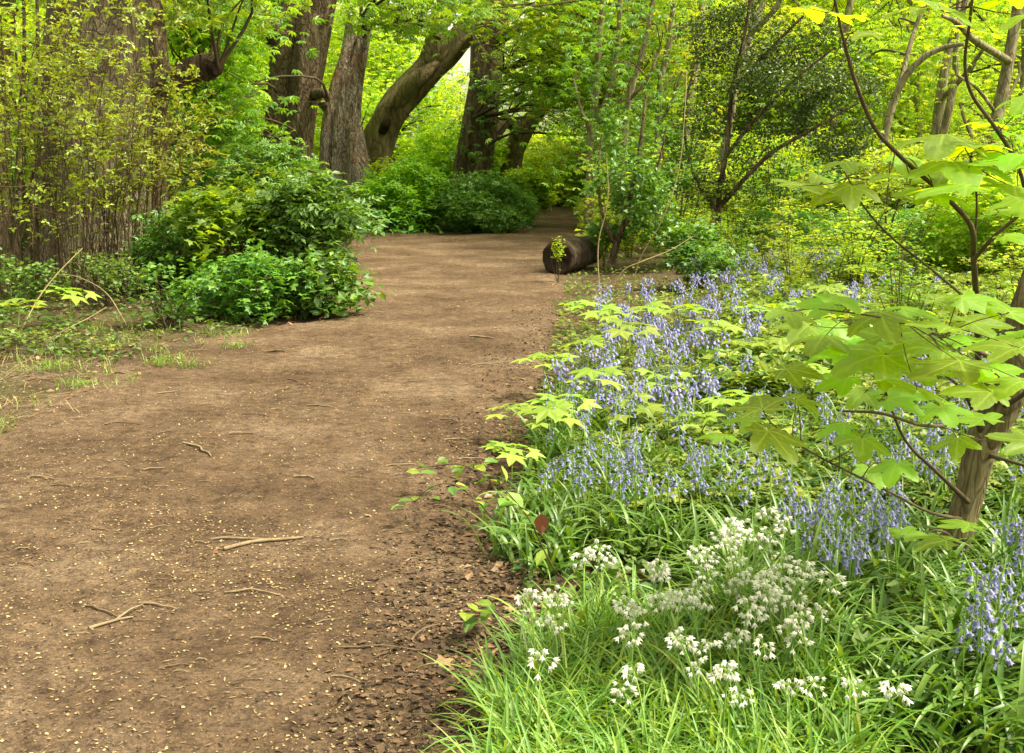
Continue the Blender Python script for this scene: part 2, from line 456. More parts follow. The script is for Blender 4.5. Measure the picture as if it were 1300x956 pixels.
OVAL, SIMPLE, CHEST, PALM, PINN = lf_oval(), lf_simple(), lf_chestnut(), lf_palm(), lf_pinnate()
SMALL3 = (np.concatenate([lf_simple(0.32)[0] @ np.array([[math.cos(a), math.sin(a), 0], [-math.sin(a), math.cos(a), 0], [0, 0, 1]]) for a in (0, 2.0, 4.2)]),
          [tuple(np.array(f) + 4 * k) for k in range(3) for f in lf_simple()[1]])


def ell_points(N, c, r, gaps=0.0, gs=1.6, shell=0.6, seed=0.0):
    """points in an ellipsoid, denser near its skin, thinned into clumps"""
    out = []; c = np.asarray(c, float); r = np.asarray(r, float); got = 0
    while got < N:
        d = rng.normal(size=(N * 2, 3)); d /= np.linalg.norm(d, axis=1)[:, None]
        p = d * (rng.uniform(0, 1, N * 2) ** (1 / 3 * shell))[:, None] * r
        bump = 1 + 0.34 * pnoise(d[:, 0], d[:, 1], d[:, 2], 3.0, seed)
        p = p * bump[:, None]
        q = p + c
        if gaps:
            k = pnoise(q[:, 0], q[:, 1], q[:, 2] * 1.5, gs, seed) + 0.35 * pnoise(q[:, 0], q[:, 1], q[:, 2], gs * 2.7, seed + 5)
            q = q[k + rng.normal(0, 0.12, len(q)) > gaps]
        out.append(q); got += len(q)
        if len(q) == 0:
            gaps -= 0.1
    return np.concatenate(out)[:N]


def blades(mb, base, az, th0, L, W, bend, seg=7, fold=0.25, mi=0, twist=0.0):
    """arching strap leaves, all arrays of length N"""
    N = len(base); s = np.linspace(0, 1, seg + 1)
    th = th0[:, None] - bend[:, None] * s[None, :] ** 1.3
    ds = L[:, None] / seg
    hx = np.concatenate([np.zeros((N, 1)), np.cumsum(np.cos(th[:, :-1]) * ds, 1)], 1)
    hz = np.concatenate([np.zeros((N, 1)), np.cumsum(np.sin(th[:, :-1]) * ds, 1)], 1)
    dx, dy = np.cos(az)[:, None], np.sin(az)[:, None]
    cx = base[:, 0:1] + hx * dx; cy = base[:, 1:2] + hx * dy; cz = base[:, 2:3] + hz
    w = W[:, None] * 0.5 * np.clip(np.minimum(0.55 + 2.5 * s, 1.0) * (1 - s ** 3.2), 0.03, 1)[None]
    tw = twist * rng.normal(size=(N, 1)) * s[None]
    ct, st_ = np.cos(tw), np.sin(tw)
    px, py = -dy * ct, dx * ct
    nzx, nzz = -np.sin(th), np.cos(th)
    f = fold * w
    mid = np.stack([cx, cy, cz], -1)
    lft = np.stack([cx + px * w + nzx * dx * f, cy + py * w + nzx * dy * f, cz + nzz * f + st_ * w], -1)
    rgt = np.stack([cx - px * w + nzx * dx * f, cy - py * w + nzx * dy * f, cz + nzz * f - st_ * w], -1)
    V = np.stack([lft, mid, rgt], 2)  # N, seg+1, 3, 3
    K = (seg + 1) * 3
    q = []
    for i in range(seg):
        for j in range(2):
            a = i * 3 + j; q.append((a, a + 1, a + 4, a + 3))
    q = np.array(q)
    mb.block(V.reshape(-1, 3), q[None] + (np.arange(N) * K)[:, None, None], np.full(N * len(q), 4), mi)


# ------------------------------------------------------------------ setting: ground and path
def nonuni(a, b, c, n1, n2, far):
    near = np.linspace(a, b, n1)
    g = b + (np.geomspace(1, 1 + far, n2) - 1)[1:]
    return near, g


ys = np.concatenate([np.linspace(-12, 2, 30), np.linspace(2, 14, 300)[1:], 14 + (np.geomspace(1, 400, 130) - 1)[1:]])
xs_ = np.concatenate([-6 - (np.geomspace(1, 300, 90) - 1)[:0:-1], np.linspace(-6, 6, 300), 6 + (np.geomspace(1, 300, 90) - 1)[1:]])
X, Y = np.meshgrid(xs_, ys)
Z = hgt(X, Y) + 0.008 * pnoise(X, Y, 0, 11, 2) + 0.004 * pnoise(X, Y, 0, 29, 3)
mb = MB(); mb.grid(np.stack([X, Y, Z], -1))
o = mb.build('ground', M['ground']); tag(o, kind='structure')
def path_z(x, y):
    e = np.minimum(x - path_l(y), path_r(y) - x) + 0.22 * pnoise(x, y, 0, 1.7, 9) + 0.09 * pnoise(x, y, 0, 6, 11)
    return hgt(x, y) + np.clip(e * 0.12, -0.035, 0.014) + 0.005 * pnoise(x, y, 0, 9, 1) + 0.0025 * pnoise(x, y, 0, 31, 5)


def top_z(x, y):
    return np.maximum(path_z(x, y), hgt(x, y) + 0.008 * pnoise(x, y, 0, 11, 2) + 0.004 * pnoise(x, y, 0, 29, 3))


# path sheet: sinks into the ground at its ragged edges
py_ = np.concatenate([np.linspace(-4, 2.4, 40), 2.4 * np.exp(np.linspace(0, math.log(56 / 2.4), 620))[1:]])
T = np.linspace(-0.16, 1.1, 260)
YY = np.repeat(py_[:, None], len(T), 1)
XX = path_l(YY) + (path_r(YY) - path_l(YY)) * T[None]
ZZ = path_z(XX, YY)
mb = MB(); mb.grid(np.stack([XX, YY, ZZ], -1))
o = mb.build('path', M['path']); tag(o, kind='structure')


def zg(x, y):
    return float(hgt(x, y))


def on_path(x, y):
    return (x > path_l(y) + 0.05) & (x < path_r(y) - 0.05)


def flat_scatter(name, proto, pts, size, tilt, mat, label=None, lift=0.006):
    mb = MB(); z = top_z(pts[:, 0], pts[:, 1]) + lift * 0.4 + size * 0.1
    mb.scatter(proto, np.column_stack([pts, z]), rots(len(pts), 0, tilt), size)
    o = mb.build(name, mat, smooth=False)
    tag(o, label, None, None, 'stuff'); return o


def cover_pts(N, y0=2.3, y1=30, pw=1.0, xl=None, xr=None):
    """points whose density falls with distance so that they look even in perspective"""
    u = rng.uniform(0, 1, N); yy = 1 / ((1 - u) / y0 ** pw + u / y1 ** pw) ** (1 / pw)
    l = path_l(yy) if xl is None else xl(yy); r = path_r(yy) if xr is None else xr(yy)
    return np.column_stack([l + (r - l) * rng.uniform(0, 1, N), yy])


FL = (np.array([(-.5, -.35, 0), (.45, -.4, .1), (.5, .35, 0), (-.4, .45, .12)]), [(0, 1, 2, 3)])
pts = cover_pts(110000, 2.3, 30, 0.8, lambda y: path_l(y) - 1.2, lambda y: path_r(y) + 0.15)
k = pnoise(pts[:, 0], pts[:, 1], 0, 2.2, 3) + rng.normal(0, 0.6, len(pts)) > -0.1
pts = pts[k]
flat_scatter('bud_scale_litter', FL, pts, 0.003 + 0.0085 * rng.uniform(0, 1, len(pts)) ** 1.9, 0.35, M['flecks'])
pts = cover_pts(30000, 2.3, 30, 0.75, lambda y: path_l(y) - 1.5, lambda y: path_r(y) + 0.2)
CH = (np.array([(-.5, -.02, 0), (-.15, -.10, .03), (.5, -.03, .02), (.38, .08, .05), (-.1, .12, 0)]), [(0, 1, 2, 3, 4)])
o = flat_scatter('bark_chip_litter', CH, pts, (0.006 + 0.030 * rng.uniform(0, 1, len(pts)) ** 3.2) * (0.55 + 0.45 * np.clip(pts[:, 1] / 7, 0, 2)), 0.2, solid_mat('bark_chip', [(0.03, 0.02, 0.012), (0.08, 0.05, 0.03), (0.20, 0.14, 0.08), (0.32, 0.24, 0.13)], island=True))
# brown leaf litter on both verges
pl = cover_pts(5200, 2.6, 40, 0.7, lambda y: path_l(y) - 3.5, lambda y: path_l(y) + 0.25)
pr = cover_pts(5200, 2.6, 40, 0.7, lambda y: path_r(y) - 0.15, lambda y: path_r(y) + 5)
pe = cover_pts(2600, 2.6, 12, 0.9, lambda y: path_r(y) - 0.55 * rng.uniform(0, 1, len(y)) ** 0.5, lambda y: path_r(y) + 0.1)
pts = np.concatenate([pl, pr])
flat_scatter('leaf_litter', OVAL, pts, rng.uniform(0.025, 0.062, len(pts)), 0.45, M['deadleaf'], lift=0.004)
flat_scatter('leaf_fragments', OVAL, np.concatenate([pe, pe + rng.normal(size=pe.shape) * .03]), np.repeat(rng.uniform(0.012, 0.035, len(pe)), 2), 0.5, solid_mat('rotting_leaf', [(0.02, 0.013, 0.008), (0.06, 0.04, 0.022), (0.16, 0.10, 0.055)], island=True))

# loose dead leaves and twigs one could pick up
mb = MB(); mb.scatter(PALM, [(0, -0.3, 0.02)], rots(1, 0, 0, yaw=np.zeros(1), tilt=np.array([0.25])), 1.0)
dl = mb.build('dead_leaf', M['deadleaf'], smooth=False)
spots = [(175, 432), (122, 410), (168, 440), (40, 430), (112, 445), (880 - 560, 404), (365, 402), (385, 380), (560, 300), (497, 415), (250, 437), (205, 436), (60, 520), (132, 536),
         (690, 812), (655, 828), (620, 790), (560, 835), (470, 648), (270, 692), (520, 322), (470, 300), (455, 312), (585, 852), (648, 770)]
for i, (x, y) in enumerate(spots):
    gx, gy = G(x, y); s_ = random.uniform(0.05, 0.085)
    o = dl if i == 0 else dl.copy()
    if i:
        COL.objects.link(o)
    o.location = (gx, gy, zg(gx, gy) + 0.025); o.rotation_euler = (random.uniform(-.3, .3), random.uniform(-.3, .3), random.uniform(0, 6)); o.scale = (s_,) * 3
    side = 'left' if x < 420 and y < 560 else ('right' if x > 540 and y > 700 else 'mid')
    if side == 'left':
        tag(o, 'dry tan leaf lying on the bare soil along the left verge of the path', 'leaf', 'dead leaves on the left verge')
    elif side == 'right':
        tag(o, 'dry curled leaf on the dark soil between the path and the white flowers', 'leaf', 'dead leaves beside the white flowers')
    else:
        tag(o, 'dry tan leaf lying loose on the brown path', 'leaf', 'dead leaves on the path')


def stick(x0, y0, x1, y1, wpx, label, name='stick', mat='paletwig', group=None, kink=0.12, fork=None):
    a, b = G(x0, y0), G(x1, y1)
    bx, by = a
    d = (b[0] - a[0], b[1] - a[1]); L = math.hypot(*d); r = wpx * a[1] / F / 2
    n = 6; pts = []
    for i in range(n):
        t = i / (n - 1); k_ = kink * L * (math.sin(t * 3.1) * random.uniform(0.3, 1) + random.uniform(-.15, .15)) if 0 < i < n - 1 else 0
        x_, y_ = d[0] * t - d[1] / L * k_, d[1] * t + d[0] / L * k_
        pts.append((x_, y_, float(top_z(bx + x_, by + y_)) + r * 0.7 + (0.004 if 0 < i < n - 1 else 0)))
    mb = MB(); mb.tube(pts, [r * (1 - 0.4 * i / (n - 1)) for i in range(n)], 7, steps=3, ridge=0.12, seed=random.random() * 9)
    if fork:
        i0 = 3; p = np.array(pts[i0]); f = G(*fork); q = np.array([f[0] - bx, f[1] - by, p[2] + 0.004])
        mb.tube([p, (p + q) / 2 + [0, 0.01, 0.006], q], [r * 0.7, r * 0.55, r * 0.35], 6, steps=3)
    o = mb.build(name, M[mat]); o.location = (bx, by, 0)
    tag(o, label, 'stick', group); return o


stick(284, 690, 385, 676, 6, 'longest pale curved stick lying across the middle of the path', kink=0.1)
stick(268, 676, 345, 679, 4, 'thin straight stick lying just behind the longest pale stick', kink=0.03)
stick(112, 786, 168, 770, 5, 'forked pale stick at the lower left of the path', kink=0.05, fork=(181, 757))
stick(176, 754, 224, 760, 4, 'pale twig just right of the forked stick', 'twig', kink=0.08)
stick(105, 758, 150, 770, 3.2, 'dark thin twig just left of the forked stick', 'twig', 'twig')
stick(285, 738, 355, 742, 3.5, 'long thin pale twig in front of the longest pale stick', 'twig')
stick(232, 563, 268, 578, 3.5, 'slanting pale twig alone on the upper middle of the path', 'twig')
stick(522, 806, 556, 746 + 40, 4, 'dark twig near the lower right edge of the path', 'twig', 'twig')
stick(430, 815, 560, 822, 2.6, 'long thin dark twig near the bottom right of the path', 'twig', 'twig', kink=0.04)
for i in range(70):
    x, y = random.uniform(0, 640), random.uniform(400, 880)
    a = random.uniform(-0.5, 0.5); L = random.uniform(12, 40)
    stick(x, y, x + L * math.cos(a), y + L * math.sin(a) * 0.4, random.uniform(1.2, 3.0), 'short brown twig scattered on the trodden soil of the path', 'twig', random.choice(['twig', 'paletwig']), 'small twigs scattered on the path')


# ------------------------------------------------------------------ big trees
def limb(mb, px, base, n=24, **k):
    """px: (x, y, depth, width in px) -> tube; returns world points and radii"""
    pts = np.array([P(x, y, d) for x, y, d, w in px]); rad = np.array([w * d / F / 2 for x, y, d, w in px])
    mb.tube(pts - base, rad, n, **k)
    return pts, rad


class Tree:
    def __init__(s, name, label, cat, x, d, bark, group=None):
        p = P(x, 300, d); s.base = np.array([p[0], p[1], zg(p[0], p[1]) - 0.05])
        s.root = thing(name, label, cat, tuple(s.base), group=group)
        s.bark = M[bark]; s.att = []; s.rings = None

    def part(s, name, px, n=24, mat=None, **k):
        mb = MB(); pts, rad = limb(mb, px, s.base, n, **k)
        s.att.append((pts, rad)); return mb.build(name, mat or s.bark, s.root)

    def crown(s, leaf, mat, clumps, per, size, spread=(0.55, 0.55, 0.22), tilt=0.5, name='crown', tw=0.5, tname='twigs', twmat='twigbark', twr=0.028):
        clumps = np.asarray(clumps)
        A = np.concatenate([a for a, _ in s.att])
        pos = (clumps[:, None, :] + rng.normal(size=(len(clumps), per, 3)) * np.array(spread) * rng.uniform(0.6, 1.3, (len(clumps), 1, 1))).reshape(-1, 3)
        pos[:, 2] = np.maximum(pos[:, 2], 0.12)
        mb = MB(); mb.scatter(leaf, pos - s.base, rots(len(pos), 0.2, tilt), rng.uniform(0.7, 1.25, len(pos)) * size)
        mb.build(name, mat, s.root, smooth=False)
        if tw:
            mb = MB(); any_ = False
            for c in clumps:
                if random.random() > tw:
                    continue
                dd = np.linalg.norm(A - c, axis=1) + 0.8 * np.maximum(A[:, 2] - c[2], 0)
                a = A[np.argmin(dd)]; v = c - a; L = np.linalg.norm(v)
                if L < 0.2:
                    continue
                j = rng.normal(size=(3, 3)) * 0.07 * L
                pp = [a - s.base, a + v * 0.33 + j[0] + [0, 0, 0.10 * L] - s.base, a + v * 0.68 + j[1] + [0, 0, 0.08 * L] - s.base, c + j[2] * 0.4 - s.base]
                r0 = twr * (0.5 + L / 3)
                mb.tube(pp, [min(r0, 0.09), r0 * 0.7, r0 * 0.45, r0 * 0.2], 5, steps=3, cap=False); any_ = True
                for _ in range(3):
                    e = c + rng.normal(size=3) * np.array(spread) * 1.2
                    mid = a + v * 0.75 + [0, 0, 0.07 * L]
                    mb.tube([mid - s.base, (mid + e) / 2 + rng.normal(size=3) * 0.06 - s.base, e - s.base], [r0 * 0.35, r0 * 0.22, r0 * 0.1], 4, steps=2, cap=False)
            if any_:
                mb.build(tname, M[twmat], s.root)


def box_clumps(n, x0, x1, y0, y1, d0, d1, keep=None):
    """clump centres where the photograph shows leaves: pixel ranges over a range of real depth"""
    out = []
    while len(out) < n:
        x, y, d = random.uniform(x0, x1), random.uniform(y0, y1), random.uniform(d0, d1)
        if keep and not keep(x, y):
            continue
        out.append(P(x, y, d))
    return out


# T1 massive left trunk
t = Tree('tree', 'massive grey trunk on the left half hidden by yellow twigs', 'tree', 115, 16, 'barkgrey')
t.part('trunk', [(112, 372, 16, 195), (114, 340, 16, 160), (116, 260, 16, 140), (119, 160, 16, 128), (123, 60, 16, 122), (126, -40, 16, 118), (130, -200, 16, 100), (136, -420, 16, 80)], 64, ridge=0.05, steps=14)
t.part('limb', [(122, -60, 16, 60), (60, -180, 15.5, 45), (-40, -330, 15, 30)], 16, ridge=0.06)
t.part('limb', [(128, -120, 16, 55), (230, -260, 15.5, 42), (330, -360, 15, 26)], 16, ridge=0.06)
t.crown(SMALL3, M['spring'], box_clumps(26, -200, 420, -520, -120, 13, 19), 60, 0.13, (0.7, 0.7, 0.35))

# T2 brown trunk with broken hollow limb
t = Tree('tree', 'brown trunk with a broken hollow limb stub pointing right', 'tree', 195, 18, 'bark')
t.part('trunk', [(195, 338, 18, 50), (195, 290, 18, 38), (197, 200, 18, 32), (197, 120, 18, 34), (196, 60, 18, 30), (190, 0, 18, 28), (182, -120, 18, 26), (176, -300, 18, 20)], 28, ridge=0.08, steps=8)
o = t.part('broken_limb', [(196, 112, 18, 30), (212, 104, 17.8, 30), (232, 92, 17.7, 27), (252, 85, 17.65, 30), (266, 84, 17.6, 35), (275, 86, 17.58, 30)], 26, ridge=0.2, steps=6)
t.part('hollow', [(262, 86, 17.6, 16), (272, 86, 17.5, 22), (277, 87, 17.45, 18)], 18, mat=M['darkwood'], steps=3)
t.part('limb', [(190, 20, 18, 24), (160, -40, 18, 20), (110, -120, 18, 14)], 12)
t.crown(CHEST, M['chestnut'], box_clumps(22, 200, 360, -120, 20, 16, 20), 22, 0.26)

# T3 double stemmed chestnut
t = Tree('chestnut_tree', 'tall dark twin-stemmed trunk behind the green shrubs, left of the dead stump', 'tree', 370, 26, 'bark')
t.part('trunk', [(346, 300, 26, 92), (348, 250, 26, 64), (352, 200, 26, 48), (360, 130, 26, 44), (370, 60, 26, 50), (379, 0, 26, 52), (386, -120, 26, 44), (392, -300, 26, 30)], 40, ridge=0.13, steps=10, lobes=3)
t.part('trunk', [(380, 300, 25.7, 56), (378, 250, 25.7, 44), (378, 190, 25.7, 36), (386, 120, 25.7, 38), (395, 50, 25.7, 42), (404, 0, 25.7, 42), (420, -110, 25.7, 40), (440, -300, 25.7, 28)], 36, ridge=0.13, steps=10, seed=5)
t.part('limb', [(362, 60, 26, 40), (344, 36, 25.5, 30), (318, 14, 24.8, 24), (280, 2, 24, 20), (220, -10, 23, 15), (150, -30, 22, 9)], 16, ridge=0.06)
t.part('limb', [(350, 50, 25.8, 10), (300, 34, 24, 7), (262, 20, 22.5, 6), (215, 24, 21.5, 4)], 8)
t.part('limb', [(400, 120, 25.5, 14), (412, 118, 25, 12), (418, 128, 25, 9)], 10)
t.crown(CHEST, M['chestnut'], box_clumps(95, 215, 420, -10, 190, 21, 25, lambda x, y: (x < 300 and (x > 280 or y < 50 or y > 125)) or y < -8) + box_clumps(22, 200, 560, -200, -10, 20, 28), 24, 0.27, (0.6, 0.6, 0.16))

# T4 dead split stump
t = Tree('dead_tree', 'broken grey dead tree stump with split bark, between dark trunk and leaning trunk', 'tree', 432, 30, 'deadwood')
mb = MB()
pts = np.array([P(x, y, 30) for x, y, w in ((428, 296, 0), (429, 255, 0), (429, 215, 0), (430, 165, 0), (437, 115, 0), (448, 75, 0), (455, 48, 0))]) - t.base
rad = np.array([78, 62, 54, 48, 39, 31, 29]) * 30 / F / 2
cp_, cr_ = catmull(pts, rad, 9)
n = 48; a = np.linspace(0, 2 * PI, n, endpoint=False)
V = []
for i, (c, r) in enumerate(zip(cp_, cr_)):
    s_ = i / len(cp_)
    f = 1 + 0.12 * np.sin(a * 3 + 1 + s_) + 0.10 * pnoise(np.cos(a) * 3, np.sin(a) * 3, s_ * 2.5, 1, 3) + 0.06 * pnoise(np.cos(a) * 9, np.sin(a) * 9, s_ * 3, 1, 8)
    crack = np.exp(-((a - 4.35 - 0.25 * s_) / 0.13) ** 2)
    f = f * (1 - 0.35 * crack * min(1, s_ * 3 + .3))
    V.append(np.column_stack([c[0] + r * f * np.cos(a), c[1] + r * f * np.sin(a), np.full(n, c[2])]))
V = np.array(V)
jag = 0.30 * np.sin(a * 2 + 0.4) + 0.22 * pnoise(np.cos(a) * 5, np.sin(a) * 5, 0, 1, 2) + 0.10 * pnoise(np.cos(a) * 14, np.sin(a) * 14, 0, 1, 6)
wz = np.linspace(0, 1, len(V))[:, None] ** 5
V[:, :, 2] += wz * (jag[None] + 0.15)
inner = V[::-1].copy(); cc = cp_[::-1][:, None, :2]
inner[:, :, :2] = cc + (inner[:, :, :2] - cc) * 0.72
mb.grid(V, True, 0); mb.grid(np.concatenate([V[-1:], inner[:16]]), True, 1)
mb.build('trunk', [M['deadwood'], M['darkwood']], t.root)
t.part('broken_limb', [(452, 292, 29.6, 46), (453, 250, 29.6, 34), (451, 205, 29.7, 27), (449, 165, 29.8, 20), (447, 135, 29.9, 12), (448, 115, 30, 5)], 24, ridge=0.4, steps=8, seed=4)
t.part('broken_limb', [(414, 135, 29.7, 14), (405, 126, 29.4, 12), (399, 116, 29.2, 10)], 12, ridge=0.15)

# T5 leaning chestnut
t = Tree('chestnut_tree', 'smooth pale leaning trunk that curves up to the right beside the dead stump', 'tree', 470, 33, 'barksmooth')
t.part('trunk', [(472, 290, 33, 66), (474, 262, 33, 50), (474, 220, 33, 40), (480, 178, 33, 40), (499, 142, 33, 40), (526, 108, 33, 39), (556, 76, 33, 35), (588, 44, 33, 33), (618, 14, 33, 31), (644, -14, 33, 29), (690, -80, 33, 24), (800, -150, 33, 18)], 48, ridge=0.17, steps=12, seed=2, lobes=4)
for q in ([(474, 210, 32.9, 22), (462, 250, 32.6, 22), (452, 292, 32.4, 26)], [(480, 205, 32.8, 20), (492, 250, 32.5, 18), (502, 292, 32.3, 20)]):
    t.part('root_flare', q, 14, ridge=0.12, steps=6)
t.part('limb', [(506, 140, 33, 26), (520, 112, 32.6, 24), (536, 96, 32.5, 18), (556, 80, 32.6, 8)], 20, ridge=0.2, steps=8)
t.part('limb', [(534, 104, 33, 34), (549, 70, 32.9, 30), (556, 35, 32.8, 25), (566, 0, 32.7, 22), (580, -80, 32.5, 16)], 20, ridge=0.06, steps=6)
t.part('knot', [(484, 168, 32.6, 9), (489, 158, 32.48, 13), (494, 150, 32.5, 8)], 14, ridge=0.2, mat=M['darkwood'])
t.part('limb', [(600, 42, 32.8, 7), (610, 60, 31, 5), (640, 90, 29.5, 6), (690, 110, 28.5, 4)], 8)
t.part('limb', [(640, 8, 33, 10), (700, 20, 30, 7), (760, 34, 28, 5), (830, 30, 26, 6), (880, 20, 25, 3)], 10)
t.part('limb', [(560, 50, 32.5, 6), (530, 30, 30, 4), (500, 36, 28, 3), (460, 20, 27, 2)], 8)
t.crown(CHEST, M['chestnut'], box_clumps(30, 440, 600, -20, 50, 26, 32, lambda x, y: y < (-8 if x < 500 else 16) or (x > 500 and x < 560 and y < 40)) + box_clumps(14, 470, 640, -12, 34, 24, 30) + box_clumps(58, 668, 820, -10, 135, 26, 34) + box_clumps(20, 400, 900, -140, -10, 24, 34), 24, 0.27, (0.65, 0.65, 0.17))

# T6 dark upright trunk with shoots
t = Tree('chestnut_tree', 'dark upright trunk covered in leafy shoots, right of the leaning trunk', 'tree', 600, 38, 'bark')
t.part('trunk', [(594, 285, 38, 74), (598, 240, 38, 56), (603, 200, 38, 45), (610, 150, 38, 41), (617, 95, 38, 39), (622, 45, 38, 40), (628, 0, 38, 38), (638, -110, 38, 30), (650, -280, 38, 20)], 40, ridge=0.15, steps=9, seed=7, lobes=3)
t.part('limb', [(586, 262, 37.7, 28), (588, 225, 37.7, 22), (592, 190, 37.6, 16), (600, 150, 37.6, 10)], 16, ridge=0.1)
t.part('limb', [(620, 60, 38, 18), (650, 40, 37, 14), (700, 20, 36, 10), (760, -10, 35, 6)], 10)
t.crown(CHEST, M['midgreen'], [P(random.uniform(590, 640), random.uniform(90, 245), random.uniform(36.6, 37.4)) for _ in range(8)] + box_clumps(46, 655, 800, 40, 165, 32, 40) + box_clumps(12, 560, 800, -100, 0, 33, 42), 22, 0.27, (0.55, 0.45, 0.2))

# T6b small hooked trunk with hollow
t = Tree('chestnut_tree', 'short crooked trunk with a hollow hooked limb right behind the dark upright trunk', 'tree', 648, 42, 'barksmooth')
t.part('trunk', [(646, 262, 42, 34), (648, 222, 42, 28), (652, 195, 42, 27), (662, 172, 42, 26), (676, 150, 42, 20), (700, 120, 42, 16), (730, 60, 42, 14), (770, -40, 42, 10)], 24, ridge=0.1, steps=7)
t.part('limb', [(660, 176, 41.8, 16), (652, 158, 41.5, 17), (640, 156, 41.2, 16), (632, 166, 41, 15), (630, 176, 41, 13)], 18, ridge=0.12, steps=6)
t.part('hollow', [(632, 168, 40.8, 7), (631, 174, 40.72, 9), (631, 178, 40.7, 7)], 12, mat=M['darkwood'])
t.crown(CHEST, M['chestnut'], box_clumps(40, 650, 760, -60, 140, 39, 45), 24, 0.27)

# T0 edge trunk at far left
t = Tree('tree', 'narrow dark trunk cut by the left edge of the photo', 'tree', 0, 20, 'bark')
t.part('trunk', [(-6, 330, 20, 40), (-3, 200, 20, 28), (2, 100, 20, 24), (4, 30, 20, 26), (6, -40, 20, 26), (10, -300, 20, 18)], 20, ridge=0.08, steps=6)
t.part('limb', [(4, 40, 20, 12), (22, 14, 19.6, 9), (48, -20, 19, 7)], 10)
t.crown(SMALL3, M['spring'], box_clumps(45, -160, 60, -200, 120, 18, 23), 60, 0.15)


# slender trees at the right of the path
def slender(label, x, d, parts, bark='palebark', leaf=None, clumps=None, per=16, size=0.14, mat='spring', group=None, name='young_tree', tilt=0.55, spread=(0.45, 0.45, 0.2)):
    t = Tree(name, label, 'tree', x, d, bark, group)
    for i, p in enumerate(parts):
        t.part('trunk' if i == 0 else 'limb', [(a, b, d + (q[3] if len(q) > 3 else 0), q[2]) for q in p for a, b in [q[:2]]], 12, ridge=0.06, steps=5, seed=i)
    if clumps:
        t.crown(leaf or CHEST, M[mat], clumps, per, size, spread, tilt, tw=0.35, twr=0.015)
    return t


slender('slim pale forked trunk standing on the right side of the path behind the log', 748, 24,
        [[(746, 300, 14), (749, 220, 11), (751, 165, 11), (757, 110, 9), (760, 60, 8), (768, -20, 7), (780, -160, 5)], [(751, 160, 9), (766, 138, 9), (776, 110, 8, -.2), (784, 60, 7, -.3), (788, -10, 6, -.4)], [(751, 165, 6), (738, 140, 4, .3), (728, 100, 3, .5)]],
        clumps=box_clumps(50, 700, 830, -60, 240, 22, 27), mat='chestnut', size=0.2)
slender('thin brown leaning pole second from the forked trunk', 792, 22,
        [[(786, 300, 8), (792, 200, 8), (798, 130, 8), (812, 80, 7), (826, 20, 6), (836, -60, 5)], [(800, 125, 5), (822, 100, 4, -.3), (838, 60, 3, -.4)]],
        clumps=box_clumps(40, 760, 870, -40, 260, 20, 25), mat='midgreen', size=0.2)
slender('pale straight pole just left of the dark holly', 838, 23,
        [[(832, 300, 9), (834, 200, 8), (838, 110, 8), (850, 50, 7), (858, -30, 6)], [(836, 160, 5), (852, 130, 4, -.2), (866, 90, 3, -.4)]],
        clumps=box_clumps(40, 800, 900, -60, 230, 22, 28), mat='spring', size=0.2)
slender('pale sunlit trunk leaning right out of the dark holly', 905, 19,
        [[(902, 320, 13), (908, 270, 11), (916, 205, 10), (928, 150, 9), (936, 90, 8), (955, 40, 8), (972, -10, 7), (990, -100, 8)], [(945, 78, 9), (955, 30, 7, .2), (958, -30, 5, .3)], [(955, 40, 8), (985, 10, 7, -.2), (1005, -40, 5, -.3)]],
        clumps=box_clumps(36, 900, 1040, -60, 120, 20, 24), mat='spring', size=0.16)
slender('short stout pale trunk standing low behind the holly base', 858, 26,
        [[(856, 305, 26), (858, 270, 21), (861, 235, 18), (868, 180, 14), (880, 100, 12), (890, 20, 10), (900, -60, 8)]],
        clumps=box_clumps(30, 840, 930, -60, 160, 25, 30), mat='spring', size=0.2)
slender('pale twin-stemmed tree at upper right behind the curved stem', 1188, 26,
        [[(1182, 300, 18), (1186, 220, 14), (1190, 160, 13), (1196, 110, 12), (1206, 60, 10), (1226, 0, 9), (1240, -80, 7)], [(1186, 220, 11), (1202, 150, 10, -.4), (1212, 100, 8, -.4), (1214, 40, 6, -.4), (1220, -30, 5, -.4)], [(1196, 125, 7), (1224, 96, 6, -.6), (1250, 60, 4, -1)]],
        clumps=box_clumps(40, 1130, 1300, -80, 220, 27, 33), mat='spring', size=0.17)
slender('thick pale trunk leaning right near the right edge', 1270, 24,
        [[(1250, 310, 22), (1258, 230, 17), (1266, 150, 15), (1278, 90, 14), (1290, 20, 13), (1300, -60, 10)], [(1282, 78, 9), (1262, 66, 9, -1), (1236, 50, 9, -1.6), (1214, 28, 7, -2), (1196, 20, 4, -2.3)], [(1262, 140, 5), (1240, 112, 4, -.5), (1216, 96, 3, -.7)]],
        clumps=box_clumps(30, 1200, 1340, -80, 200, 25, 32), mat='spring', size=0.17)
slender('mossy arching bough in the upper right under white sky', 1145, 22,
        [[(1110, 310, 14), (1116, 240, 11), (1124, 170, 10), (1142, 110, 9), (1170, 75, 8, -.2), (1200, 60, 7, -.4), (1224, 56, 5, -.6)], [(1142, 110, 6), (1152, 70, 6, .2), (1164, 30, 5, .3), (1184, -20, 5, .4)]],
        clumps=box_clumps(20, 1090, 1240, -60, 180, 22, 28), mat='spring', size=0.15)
